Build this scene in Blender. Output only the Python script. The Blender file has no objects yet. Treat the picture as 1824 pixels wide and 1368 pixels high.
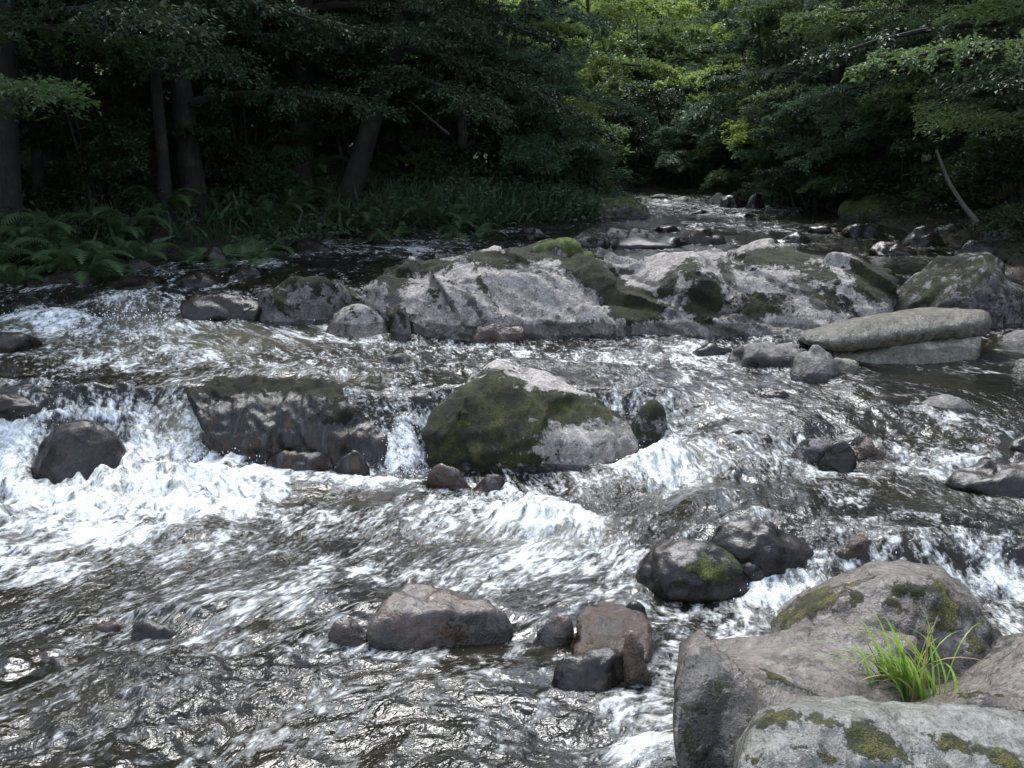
import bpy, math, random
import numpy as np

# ------------------------------------------------------------------ camera, world, sun, exposure
SC = bpy.context.scene
COL = SC.collection
R = math.radians
F = 1956.0                                  # focal length in pixels of the 1824 x 1368 photograph
PITCH = math.atan(424.0 / F)
CAM = np.array([0.0, 0.0, 2.5])
cam_data = bpy.data.cameras.new('camera')
cam_data.sensor_width = 36.0
cam_data.lens = 36.0 * F / 1824.0
cam_data.clip_end = 2000
cam = bpy.data.objects.new('camera', cam_data)
COL.objects.link(cam)
cam.location = CAM
cam.rotation_euler = (math.pi / 2 - PITCH, 0, 0)
SC.camera = cam

SUN_EL, SUN_AZ = 58.0, -10.0                  # azimuth clockwise from +Y (upstream)
world = bpy.data.worlds.new('World')
SC.world = world
world.use_nodes = True
wn = world.node_tree
bg = wn.nodes['Background']
sky = wn.nodes.new('ShaderNodeTexSky')
sky.sky_type = 'NISHITA'
sky.sun_disc = False
sky.sun_elevation = R(SUN_EL)
sky.sun_rotation = R(SUN_AZ)
sky.dust_density = 1.0
hz = wn.nodes.new('ShaderNodeHueSaturation')      # thin high cloud takes most of the blue out of the sky
hz.inputs['Saturation'].default_value = 0.65
wn.links.new(sky.outputs[0], hz.inputs['Color'])
wn.links.new(hz.outputs[0], bg.inputs[0])
bg.inputs[1].default_value = 0.15
sl = bpy.data.lights.new('sun', 'SUN')
sl.energy = 1.5
sl.angle = R(23)
sl.color = (1.0, 0.99, 0.97)
sun = bpy.data.objects.new('sun', sl)
COL.objects.link(sun)
sun.rotation_euler = (R(90 - SUN_EL), 0, R(180 - SUN_AZ))
SC.view_settings.view_transform = 'Standard'
SC.view_settings.look = 'None'
SC.view_settings.gamma = 1
SC.view_settings.use_curve_mapping = False
SC.view_settings.exposure = 1.85
SC.render.engine = 'CYCLES'
SC.cycles.use_denoising = True
SC.cycles.max_bounces = 6
SC.cycles.diffuse_bounces = 3
SC.cycles.glossy_bounces = 3
SC.cycles.transmission_bounces = 3
SC.cycles.transparent_max_bounces = 6
SC.cycles.caustics_reflective = False
SC.cycles.caustics_refractive = False

# ------------------------------------------------------------------ small maths
rng = np.random.default_rng(7)
_P = np.random.default_rng(11).permutation(256)
_P = np.concatenate([_P, _P, _P]).astype(np.int64)
_G = np.random.default_rng(12).normal(size=(256, 3))
_G /= np.linalg.norm(_G, axis=1)[:, None]


def noise3(x, y, z=0.0):
    x, y, z = np.broadcast_arrays(np.asarray(x, float), np.asarray(y, float), np.asarray(z, float))
    xi, yi, zi = np.floor(x).astype(np.int64), np.floor(y).astype(np.int64), np.floor(z).astype(np.int64)
    xf, yf, zf = x - xi, y - yi, z - zi
    xi &= 255; yi &= 255; zi &= 255
    u, v, w = [t * t * t * (t * (t * 6 - 15) + 10) for t in (xf, yf, zf)]
    out = 0
    for dx in (0, 1):
        for dy in (0, 1):
            for dz in (0, 1):
                g = _G[_P[_P[_P[(xi + dx) & 255] + ((yi + dy) & 255)] + ((zi + dz) & 255)]]
                d = g[..., 0] * (xf - dx) + g[..., 1] * (yf - dy) + g[..., 2] * (zf - dz)
                out = out + d * (u if dx else 1 - u) * (v if dy else 1 - v) * (w if dz else 1 - w)
    return out * 1.6


def fbm(x, y, z=0.0, octs=4, lac=2.05, gain=0.5):
    a, s, f = 1.0, 0, 1.0
    for i in range(octs):
        s = s + a * noise3(x * f + 13.7 * i, y * f + 5.1 * i, z * f + 9.3 * i)
        a *= gain; f *= lac
    return s


def sstep(a, b, x):
    t = np.clip((x - a) / (b - a), 0, 1)
    return t * t * (3 - 2 * t)


cP, sP = math.cos(PITCH), math.sin(PITCH)


def ray(px, py):
    X = px - 912.0; Y = 684.0 - py
    return np.array([X, F * cP + Y * sP, -F * sP + Y * cP])


def at_d(px, py, d):                         # the point of a photograph pixel that lies d metres upstream
    r = ray(px, py)
    return CAM + r * (d / r[1])


def at_z(px, py, z):
    r = ray(px, py)
    return CAM + r * ((z - CAM[2]) / r[2])


def to_px(P):
    q = np.asarray(P) - CAM
    f = q[..., 1] * cP - q[..., 2] * sP
    u = q[..., 1] * sP + q[..., 2] * cP
    f = np.where(f < 0.05, 0.05, f)
    return 912 + F * q[..., 0] / f, 684 - F * u / f


# river: banks as x over y, water level
BL = ([-8, 8, 13, 16, 19, 20.5, 21.5, 22.5, 24, 27, 29, 31, 33, 45], [-7, -6.8, -6.6, -5.2, -3.6, -1.4, 0.9, 1.9, 2.1, 1.6, 0, -6, -14, -20])
BR = ([-8, 13, 15, 17, 20, 25, 28, 30, 32, 34, 36, 45], [7, 7.2, 7.2, 7.0, 7.3, 7.2, 7.2, 6.9, 6.2, 4.5, -8, -30])


def river_s(x, y):                           # > 0 inside the river, about metres from the bank
    l = np.interp(y, *BL); r = np.interp(y, *BR)
    e = 0.4
    dl = (np.interp(y + e, *BL) - np.interp(y - e, *BL)) / (2 * e)
    dr = (np.interp(y + e, *BR) - np.interp(y - e, *BR)) / (2 * e)
    w = 0.28 * noise3(x * 0.9, y * 0.9, 3.3)
    return np.minimum((x - l) / np.sqrt(1 + dl * dl), (r - x) / np.sqrt(1 + dr * dr)) + w


def z_up(y):
    return np.interp(y, [0, 9, 15, 30, 60], [0.5, 0.55, 0.82, 1.12, 1.4])


def z0(x, y):
    x = np.asarray(x, float); y = np.asarray(y, float)
    zu = z_up(y)
    yc = 8.52 + 0.10 * np.sin(x * 2.3 + 1.0)
    left = sstep(yc - 0.30, yc + 0.30, y)
    s1 = sstep(7.1, 9.0, y) * 0.58
    s2 = sstep(5.72, 6.12, y + 0.12 * np.sin(x * 3.1)) * 0.42
    right = s1 + s2
    t = sstep(0.75, 1.75, x - 0.18 * (y - 8))
    return zu * (left * (1 - t) + right * t)


def water_at(px, py):
    ys = np.linspace(2.5, 45, 4000)
    r = ray(px, py)
    xs = r[0] * ys / r[1]; zs = CAM[2] + r[2] * ys / r[1]
    zz = z0(xs, ys)
    k = np.argmax(zs < zz)
    if not (zs < zz).any(): k = len(ys) - 1
    return np.array([xs[k], ys[k], zz[k]])


# ------------------------------------------------------------------ mesh helpers
def mesh_from(name, V, Fq, mat=None, smooth=True, attrs=None):
    V = np.asarray(V, np.float32); Fq = np.asarray(Fq, np.int32)
    me = bpy.data.meshes.new(name)
    me.vertices.add(len(V)); me.vertices.foreach_set('co', V.ravel())
    k = Fq.shape[1]
    me.loops.add(Fq.size); me.loops.foreach_set('vertex_index', Fq.ravel())
    me.polygons.add(len(Fq))
    me.polygons.foreach_set('loop_start', np.arange(0, Fq.size, k, dtype=np.int32))
    me.polygons.foreach_set('loop_total', np.full(len(Fq), k, np.int32))
    me.polygons.foreach_set('use_smooth', np.full(len(Fq), smooth))
    if attrs:
        for an, av in attrs.items():
            av = np.asarray(av, np.float32)
            if av.ndim == 1:
                a = me.attributes.new(an, 'FLOAT', 'POINT'); a.data.foreach_set('value', av)
            else:
                a = me.attributes.new(an, 'FLOAT_VECTOR', 'POINT'); a.data.foreach_set('vector', av.ravel())
    me.update(calc_edges=True)
    me.validate()
    if mat: me.materials.append(mat)
    return me


def link(name, me, parent=None, loc=(0, 0, 0)):
    o = bpy.data.objects.new(name, me)
    COL.objects.link(o)
    o.location = loc
    if parent: o.parent = parent
    return o


def tag(o, label=None, cat=None, group=None, kind=None):
    if label: o['label'] = label
    if cat: o['category'] = cat
    if group: o['group'] = group
    if kind: o['kind'] = kind
    return o


def grid_faces(nr, nc):
    i = np.arange(nr - 1)[:, None] * nc + np.arange(nc - 1)[None]
    return np.stack([i, i + 1, i + nc + 1, i + nc], -1).reshape(-1, 4)


def tube(path, rad, ns=7):
    path = np.asarray(path, float); n = len(path)
    T = np.gradient(path, axis=0); T /= np.linalg.norm(T, axis=1)[:, None] + 1e-9
    ref = np.array([0.3, 1.0, 0.1]) if abs(T[0][2]) > 0.7 else np.array([0, 0, 1.0])
    A = np.cross(T, ref); A /= np.linalg.norm(A, axis=1)[:, None] + 1e-9
    B = np.cross(T, A)
    th = np.arange(ns) * 2 * math.pi / ns
    rad = np.broadcast_to(np.asarray(rad, float), (n,))
    V = path[:, None] + rad[:, None, None] * (np.cos(th)[None, :, None] * A[:, None] + np.sin(th)[None, :, None] * B[:, None])
    V = V.reshape(-1, 3)
    i = np.arange(n - 1)[:, None] * ns; j = np.arange(ns)[None]; j2 = (j + 1) % ns
    Fq = np.stack([i + j, i + j2, i + ns + j2, i + ns + j], -1).reshape(-1, 4)
    return V, Fq


def join(parts):
    Vs, Fs, o = [], [], 0
    for V, Fq in parts:
        Vs.append(V); Fs.append(Fq + o); o += len(V)
    return np.concatenate(Vs), np.concatenate(Fs)


# ------------------------------------------------------------------ materials
def new_mat(name):
    m = bpy.data.materials.new(name); m.use_nodes = True
    nt = m.node_tree
    return m, nt, nt.nodes['Principled BSDF']


def N(nt, t, **kw):
    n = nt.nodes.new(t)
    for k, v in kw.items():
        if k.startswith('i_'):
            n.inputs[k[2:].replace('_', ' ')].default_value = v
        else:
            setattr(n, k, v)
    return n


def math_n(nt, op, a, b=None, clamp=False):
    n = nt.nodes.new('ShaderNodeMath'); n.operation = op; n.use_clamp = clamp
    for i, v in enumerate((a, b)):
        if v is None: continue
        if isinstance(v, (int, float)): n.inputs[i].default_value = v
        else: nt.links.new(v, n.inputs[i])
    return n.outputs[0]


def mixc(nt, f, a, b):
    n = nt.nodes.new('ShaderNodeMix'); n.data_type = 'RGBA'
    for i, v in ((0, f), (6, a), (7, b)):
        if isinstance(v, (int, float)): n.inputs[i].default_value = v
        elif isinstance(v, tuple): n.inputs[i].default_value = (*v, 1)
        else: nt.links.new(v, n.inputs[i])
    return n.outputs[2]


def ramp(nt, f, a, b):
    n = nt.nodes.new('ShaderNodeMapRange'); n.interpolation_type = 'SMOOTHSTEP'
    nt.links.new(f, n.inputs[0]); n.inputs[1].default_value = a; n.inputs[2].default_value = b
    return n.outputs[0]


def noise_n(nt, vec, scale, detail=4, rough=0.55, dist=0.0):
    n = nt.nodes.new('ShaderNodeTexNoise')
    n.inputs['Scale'].default_value = scale; n.inputs['Detail'].default_value = detail
    n.inputs['Roughness'].default_value = rough; n.inputs['Distortion'].default_value = dist
    nt.links.new(vec, n.inputs['Vector'])
    return n.outputs[0]


def rock_mat(name, c1, c2, dark, rough=0.75, wetc=0.35, moss1=(0.022, 0.03, 0.008), moss2=(0.10, 0.11, 0.02), spec=0.4, streak=False, scale=1.0, bump=0.05):
    m, nt, b = new_mat(name)
    geo = N(nt, 'ShaderNodeNewGeometry'); pos = geo.outputs['Position']
    n1 = noise_n(nt, pos, 3.0 * scale, 6, 0.62); n2 = noise_n(nt, pos, 17 * scale, 6, 0.65); n3 = noise_n(nt, pos, 85 * scale, 3, 0.6)
    n4 = noise_n(nt, pos, 7 * scale, 8, 0.7, 0.6)
    col = mixc(nt, ramp(nt, n1, 0.38, 0.62), c1, c2)
    col = mixc(nt, math_n(nt, 'MULTIPLY', ramp(nt, n2, 0.50, 0.66), 0.55), col, tuple(min(1, v * 1.45) for v in c2))
    col = mixc(nt, math_n(nt, 'MULTIPLY', ramp(nt, n4, 0.53, 0.60), 0.85), col, dark)
    n5 = noise_n(nt, pos, 38 * scale, 4, 0.7)
    n7 = noise_n(nt, pos, 11 * scale, 7, 0.75, 0.3)
    col = mixc(nt, math_n(nt, 'MULTIPLY', ramp(nt, n7, 0.52, 0.60), 0.65), col, tuple(min(1, v * 1.5) for v in c2))
    col = mixc(nt, math_n(nt, 'MULTIPLY', ramp(nt, n7, 0.45, 0.38), 0.45), col, tuple(v * 0.6 for v in c1))
    col = mixc(nt, math_n(nt, 'MULTIPLY', ramp(nt, n5, 0.57, 0.64), 0.8), col, dark)
    col = mixc(nt, math_n(nt, 'MULTIPLY', ramp(nt, n5, 0.42, 0.36), 0.45), col, tuple(min(1, v * 1.7) for v in c2))
    col = mixc(nt, math_n(nt, 'MULTIPLY', ramp(nt, n3, 0.56, 0.72), 0.5), col, tuple(v * 0.6 for v in dark))
    if streak:
        mp = N(nt, 'ShaderNodeMapping'); mp.inputs['Scale'].default_value = (1, 0.6, 0.22)
        nt.links.new(pos, mp.inputs['Vector'])
        st = noise_n(nt, mp.outputs[0], 9, 5, 0.65, 1.2)
        col = mixc(nt, ramp(nt, st, 0.50, 0.62), col, (0.060, 0.030, 0.012))
        col = mixc(nt, math_n(nt, 'MULTIPLY', ramp(nt, st, 0.47, 0.36), 0.6), col, (0.085, 0.08, 0.082))
    vo = N(nt, 'ShaderNodeTexVoronoi'); vo.inputs['Scale'].default_value = 24 * scale; nt.links.new(pos, vo.inputs['Vector'])
    vd = math_n(nt, 'ADD', vo.outputs['Distance'], math_n(nt, 'MULTIPLY', math_n(nt, 'SUBTRACT', n5, 0.5), 0.9))
    lich = math_n(nt, 'MULTIPLY', ramp(nt, vd, 0.30, 0.22), ramp(nt, n1, 0.48, 0.58))
    col = mixc(nt, math_n(nt, 'MULTIPLY', lich, 0.6), col, tuple(min(0.5, v * 1.9) for v in c2))
    # wet band: darker and glossier stone
    aw = N(nt, 'ShaderNodeAttribute', attribute_name='wet').outputs['Fac']
    wetm = ramp(nt, math_n(nt, 'ADD', aw, math_n(nt, 'MULTIPLY', math_n(nt, 'SUBTRACT', n1, 0.5), 0.5)), 0.4, 0.6)
    hs = N(nt, 'ShaderNodeHueSaturation'); hs.inputs['Value'].default_value = wetc; hs.inputs['Saturation'].default_value = 1.15
    nt.links.new(col, hs.inputs['Color'])
    col = mixc(nt, wetm, col, hs.outputs[0])
    ast = N(nt, 'ShaderNodeAttribute', attribute_name='stain').outputs['Fac']  # algae stains plus shade painted into the colour
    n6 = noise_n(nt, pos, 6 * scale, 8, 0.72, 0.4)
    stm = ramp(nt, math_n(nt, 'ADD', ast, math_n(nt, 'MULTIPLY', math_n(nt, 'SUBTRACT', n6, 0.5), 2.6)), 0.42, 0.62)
    col = mixc(nt, math_n(nt, 'MULTIPLY', stm, 0.9), col, (0.018, 0.016, 0.012))  # near-black blobs: algae stains, and shade painted into the colour
    # moss
    am = N(nt, 'ShaderNodeAttribute', attribute_name='moss').outputs['Fac']
    nm = noise_n(nt, pos, 9 * scale, 8, 0.72)
    mm = math_n(nt, 'ADD', am, math_n(nt, 'MULTIPLY', math_n(nt, 'SUBTRACT', nm, 0.5), 3.2))
    mossm = ramp(nt, mm, 0.44, 0.62)
    nc = noise_n(nt, pos, 5 * scale, 6, 0.7)
    mc = mixc(nt, ramp(nt, nc, 0.42, 0.64), moss1, moss2)
    nf = noise_n(nt, pos, 140 * scale, 2, 0.6)
    mc = mixc(nt, ramp(nt, nf, 0.35, 0.65), tuple(v * 0.45 for v in moss1), mc)
    col = mixc(nt, mossm, col, mc)
    nt.links.new(col, b.inputs['Base Color'])
    r = math_n(nt, 'SUBTRACT', rough, math_n(nt, 'MULTIPLY', wetm, rough - 0.22))
    r = math_n(nt, 'MAXIMUM', r, math_n(nt, 'MULTIPLY', mossm, 0.9))
    nt.links.new(r, b.inputs['Roughness'])
    b.inputs['Specular IOR Level'].default_value = spec
    h = math_n(nt, 'ADD', math_n(nt, 'MULTIPLY', n4, 0.6), math_n(nt, 'MULTIPLY', n2, 0.5))
    h = math_n(nt, 'ADD', h, math_n(nt, 'MULTIPLY', n3, 0.22))
    h = math_n(nt, 'ADD', h, math_n(nt, 'MULTIPLY', mossm, math_n(nt, 'ADD', math_n(nt, 'MULTIPLY', nf, 0.45), 0.3)))
    bp = N(nt, 'ShaderNodeBump'); bp.inputs['Strength'].default_value = 0.9; bp.inputs['Distance'].default_value = bump
    nt.links.new(h, bp.inputs['Height']); nt.links.new(bp.outputs[0], b.inputs['Normal'])
    return m


M = {}
M['granite'] = rock_mat('pink_grey_granite', (0.215, 0.175, 0.142), (0.34, 0.295, 0.25), (0.065, 0.053, 0.042), moss1=(0.03, 0.032, 0.008), moss2=(0.15, 0.14, 0.022), bump=0.03)
M['granite_moss'] = rock_mat('mossy_granite', (0.15, 0.132, 0.115), (0.26, 0.238, 0.212), (0.055, 0.046, 0.04), moss1=(0.014, 0.016, 0.005), moss2=(0.075, 0.080, 0.012), bump=0.035)
M['pale'] = rock_mat('pale_lichen_stone', (0.30, 0.285, 0.245), (0.44, 0.44, 0.39), (0.10, 0.085, 0.065), moss1=(0.03, 0.032, 0.008), moss2=(0.15, 0.14, 0.022), bump=0.03)
M['outcrop'] = rock_mat('bedrock', (0.150, 0.135, 0.122), (0.25, 0.228, 0.205), (0.035, 0.032, 0.026), wetc=0.45, moss1=(0.014, 0.016, 0.006), moss2=(0.05, 0.055, 0.012))
M['slab'] = rock_mat('buff_slab_stone', (0.17, 0.155, 0.12), (0.24, 0.22, 0.17), (0.11, 0.10, 0.08), wetc=0.5)
M['grey'] = rock_mat('grey_stone', (0.062, 0.055, 0.046), (0.115, 0.105, 0.092), (0.025, 0.022, 0.022), rough=0.4)
M['wet'] = rock_mat('dark_wet_stone', (0.010, 0.008, 0.006), (0.024, 0.019, 0.015), (0.005, 0.004, 0.003), rough=0.17, spec=0.30, wetc=0.6, bump=0.014)
M['ledge'] = rock_mat('water_stained_ledge', (0.010, 0.008, 0.006), (0.024, 0.020, 0.017), (0.005, 0.004, 0.003), rough=0.2, spec=0.32, wetc=0.6, bump=0.02, moss1=(0.010, 0.010, 0.004), moss2=(0.035, 0.035, 0.008), streak=True)
M['red'] = rock_mat('reddish_wet_stone', (0.060, 0.028, 0.014), (0.055, 0.046, 0.040), (0.012, 0.008, 0.005), bump=0.02, rough=0.2, spec=0.4, wetc=0.6)
M['amber'] = rock_mat('amber_wet_stone', (0.034, 0.016, 0.007), (0.070, 0.038, 0.017), (0.02, 0.012, 0.008), rough=0.2, spec=0.7, wetc=0.7)
M['mossy'] = rock_mat('moss_covered_stone', (0.06, 0.052, 0.05), (0.13, 0.115, 0.115), (0.025, 0.022, 0.02), rough=0.5, moss1=(0.014, 0.018, 0.006), moss2=(0.055, 0.06, 0.012))
M['bright_moss'] = rock_mat('bright_moss_stone', (0.06, 0.052, 0.05), (0.13, 0.115, 0.115), (0.025, 0.022, 0.02), rough=0.6, moss1=(0.05, 0.075, 0.012), moss2=(0.17, 0.22, 0.03))


def water_mat():
    m, nt, b = new_mat('river_water')
    fl = N(nt, 'ShaderNodeAttribute', attribute_name='flow').outputs['Vector']
    foam_glare = N(nt, 'ShaderNodeAttribute', attribute_name='foam_glare').outputs['Fac']
    aer = N(nt, 'ShaderNodeAttribute', attribute_name='aer').outputs['Fac']
    rip = N(nt, 'ShaderNodeAttribute', attribute_name='rip').outputs['Fac']

    def stretched(sx, sy):
        mp = N(nt, 'ShaderNodeMapping'); mp.inputs['Scale'].default_value = (sx, sy, 1)
        nt.links.new(fl, mp.inputs['Vector']); return mp.outputs[0]
    # froth, and glare painted as froth: broken, streaky, finer than the mesh
    s1 = noise_n(nt, stretched(1, 0.42), 7, 8, 0.68, 0.7)
    s2 = noise_n(nt, stretched(1, 0.55), 26, 5, 0.65, 0.4)
    n = math_n(nt, 'ADD', math_n(nt, 'MULTIPLY', s1, 0.58), math_n(nt, 'MULTIPLY', s2, 0.42))
    k = math_n(nt, 'ADD', foam_glare, math_n(nt, 'MULTIPLY', math_n(nt, 'SUBTRACT', n, 0.5), 4.6))
    fm = ramp(nt, k, 0.32, 1.15)
    # water body
    deep = mixc(nt, ramp(nt, noise_n(nt, fl, 1.6, 3, 0.5), 0.4, 0.62), (0.006, 0.007, 0.005), (0.014, 0.012, 0.007))
    body = mixc(nt, aer, deep, (0.20, 0.185, 0.13))
    br = noise_n(nt, stretched(1, 0.7), 16, 6, 0.7)
    frothc = mixc(nt, ramp(nt, br, 0.38, 0.60), (0.42, 0.42, 0.37), (0.87, 0.90, 0.91))
    col = mixc(nt, fm, body, frothc)
    nt.links.new(col, b.inputs['Base Color'])
    b.inputs['IOR'].default_value = 1.33
    b.inputs['Specular IOR Level'].default_value = 0.5
    r = math_n(nt, 'ADD', 0.095, math_n(nt, 'MULTIPLY', fm, 0.35))
    nt.links.new(r, b.inputs['Roughness'])
    b1 = noise_n(nt, stretched(1, 0.6), 11, 3, 0.6, 0.8)
    b2 = noise_n(nt, stretched(1, 0.75), 30, 3, 0.6, 0.6)
    b3 = noise_n(nt, fl, 75, 2, 0.5)
    h = math_n(nt, 'ADD', math_n(nt, 'MULTIPLY', b1, 0.62), math_n(nt, 'MULTIPLY', b2, 0.27))
    h = math_n(nt, 'ADD', h, math_n(nt, 'MULTIPLY', b3, 0.05))
    h = math_n(nt, 'MULTIPLY', h, rip)
    h = math_n(nt, 'ADD', h, math_n(nt, 'MULTIPLY', math_n(nt, 'MULTIPLY', fm, br), 0.5))
    bp = N(nt, 'ShaderNodeBump'); bp.inputs['Strength'].default_value = 1.0; bp.inputs['Distance'].default_value = 0.04
    nt.links.new(h, bp.inputs['Height']); nt.links.new(bp.outputs[0], b.inputs['Normal'])
    return m


def leaf_mat(name, c1, c2, trans=0.42, gloss=0.46):
    m, nt, b = new_mat(name)
    geo = N(nt, 'ShaderNodeNewGeometry')
    rnd = geo.outputs['Random Per Island']
    big = noise_n(nt, geo.outputs['Position'], 0.8, 3, 0.6)
    f = math_n(nt, 'ADD', math_n(nt, 'MULTIPLY', rnd, 0.6), math_n(nt, 'MULTIPLY', ramp(nt, big, 0.35, 0.65), 0.5), True)
    col = mixc(nt, f, c1, c2)
    nt.links.new(col, b.inputs['Base Color'])
    b.inputs['Roughness'].default_value = gloss
    b.inputs['Specular IOR Level'].default_value = 0.32
    tr = N(nt, 'ShaderNodeBsdfTranslucent')
    hs = N(nt, 'ShaderNodeHueSaturation'); hs.inputs['Hue'].default_value = 0.485; hs.inputs['Saturation'].default_value = 1.1; hs.inputs['Value'].default_value = 1.4
    nt.links.new(col, hs.inputs['Color']); nt.links.new(hs.outputs[0], tr.inputs['Color'])
    mx = N(nt, 'ShaderNodeMixShader'); mx.inputs[0].default_value = trans
    nt.links.new(b.outputs[0], mx.inputs[1]); nt.links.new(tr.outputs[0], mx.inputs[2])
    nt.links.new(mx.outputs[0], nt.nodes['Material Output'].inputs['Surface'])
    return m


def bark_mat(name, c1, c2):
    m, nt, b = new_mat(name)
    tc = N(nt, 'ShaderNodeTexCoord')
    mp = N(nt, 'ShaderNodeMapping'); mp.inputs['Scale'].default_value = (1, 1, 0.25)
    nt.links.new(tc.outputs['Object'], mp.inputs['Vector'])
    n1 = noise_n(nt, mp.outputs[0], 22, 6, 0.7); n2 = noise_n(nt, tc.outputs['Object'], 3, 4, 0.6)
    col = mixc(nt, ramp(nt, n1, 0.35, 0.65), c1, c2)
    col = mixc(nt, math_n(nt, 'MULTIPLY', ramp(nt, n2, 0.5, 0.65), 0.7), col, (0.03, 0.04, 0.018))
    nt.links.new(col, b.inputs['Base Color']); b.inputs['Roughness'].default_value = 0.9
    bp = N(nt, 'ShaderNodeBump'); bp.inputs['Strength'].default_value = 0.8; bp.inputs['Distance'].default_value = 0.03
    nt.links.new(n1, bp.inputs['Height']); nt.links.new(bp.outputs[0], b.inputs['Normal'])
    return m


def ground_mat():
    m, nt, b = new_mat('bank_soil')
    pos = N(nt, 'ShaderNodeNewGeometry').outputs['Position']
    n1 = noise_n(nt, pos, 1.2, 6, 0.65); n2 = noise_n(nt, pos, 14, 6, 0.7)
    col = mixc(nt, ramp(nt, n1, 0.42, 0.6), (0.022, 0.015, 0.010), (0.018, 0.026, 0.010))
    col = mixc(nt, math_n(nt, 'MULTIPLY', ramp(nt, n2, 0.5, 0.66), 0.7), col, (0.055, 0.036, 0.022))
    nt.links.new(col, b.inputs['Base Color']); b.inputs['Roughness'].default_value = 0.95
    bp = N(nt, 'ShaderNodeBump'); bp.inputs['Strength'].default_value = 1; bp.inputs['Distance'].default_value = 0.05
    nt.links.new(n2, bp.inputs['Height']); nt.links.new(bp.outputs[0], b.inputs['Normal'])
    return m


M['water'] = water_mat()
M['ground'] = ground_mat()
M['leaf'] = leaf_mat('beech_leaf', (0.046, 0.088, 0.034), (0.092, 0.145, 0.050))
M['leaf_shade'] = leaf_mat('shade_leaf', (0.016, 0.032, 0.016), (0.034, 0.058, 0.024), trans=0.25)  # darker leaf copy, shade of the wood painted into the colour
M['leaf_sunlit'] = leaf_mat('sunlit_leaf', (0.095, 0.155, 0.05), (0.17, 0.24, 0.07), trans=0.58)  # lighter, yellower leaf copy, sunlight painted into the colour
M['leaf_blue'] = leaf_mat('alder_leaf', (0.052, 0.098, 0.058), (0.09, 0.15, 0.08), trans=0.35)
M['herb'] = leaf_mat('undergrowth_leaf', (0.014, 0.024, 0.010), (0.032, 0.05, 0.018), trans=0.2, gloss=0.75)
M['fern'] = leaf_mat('fern_leaf', (0.038, 0.08, 0.03), (0.075, 0.125, 0.045), trans=0.35, gloss=0.5)
M['grass'] = leaf_mat('grass_leaf', (0.045, 0.09, 0.045), (0.08, 0.14, 0.06), trans=0.4, gloss=0.4)
M['tuft'] = leaf_mat('bright_grass_blade', (0.10, 0.20, 0.04), (0.19, 0.32, 0.07), trans=0.45, gloss=0.35)
M['straw'] = leaf_mat('dead_grass_blade', (0.22, 0.17, 0.08), (0.30, 0.24, 0.12), trans=0.3)
M['bark'] = bark_mat('dark_bark', (0.007, 0.006, 0.005), (0.020, 0.016, 0.013))
M['bark_pale'] = bark_mat('pale_bark', (0.035, 0.030, 0.025), (0.085, 0.075, 0.062))

# ------------------------------------------------------------------ ground
def ground_z(x, y):
    s = river_s(x, y)
    lvl = z_up(np.maximum(y, 9)) * sstep(4, 9, y) + 0.0
    lvl = np.maximum(lvl, 0.0)
    o = np.maximum(-s, 0)
    left = (x < np.interp(y, *BL))
    bank = 0.03 + 0.30 * sstep(0.0, 1.6, o) + 0.35 * sstep(1.5, 5, o) + 0.32 * np.maximum(o - 4, 0) + 0.012 * np.maximum(o - 8, 0) ** 1.6
    gap = 1.5 + 0.22 * np.maximum(y - 34, 0) + 0.9 * np.maximum(np.abs(x - 3.5 - 0.1 * (y - 34)) - 7, 0)
    o = np.where(y > 34, np.minimum(o, gap), o)
    bank = 0.03 + 0.30 * sstep(0.0, 1.6, o) + 0.35 * sstep(1.5, 5, o) + 0.32 * np.maximum(o - 4, 0) + 0.012 * np.maximum(o - 8, 0) ** 1.6
    bank = np.minimum(bank, 24 + 2 * np.sin(x * 0.05))
    bed = -0.30 * sstep(0, 0.5, s) - 0.10
    z = np.where(s > 0, np.minimum(z0(x, y), lvl + 2) + bed, lvl - 0.1 * (1 - sstep(0, 0.4, o)) + bank)
    z = z + 0.07 * fbm(x * 0.9, y * 0.9, 1.1, 4) * (0.4 + sstep(0, 3, o))
    near = sstep(2.6, 1.2, y) * sstep(-4, -2, -np.abs(x) + 2)
    return z + near * 0.6


gx = np.concatenate([-np.geomspace(120, 8, 45), np.linspace(-7.8, 8.8, 150), np.geomspace(9, 120, 45)])
gy = np.concatenate([np.linspace(-25, 1, 20), np.linspace(1.3, 40, 240), np.geomspace(40.6, 160, 50)])
GX, GY = np.meshgrid(gx, gy)
gV = np.stack([GX, GY, ground_z(GX, GY)], -1).reshape(-1, 3)
tag(link('ground', mesh_from('ground', gV, grid_faces(len(gy), len(gx)), M['ground'])), 'dark leaf littered river bed, banks and wooded valley sides', kind='structure')

# ------------------------------------------------------------------ rocks
FOOT = []                                    # footprints for the wash round each rock: x, y, rx, ry


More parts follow.
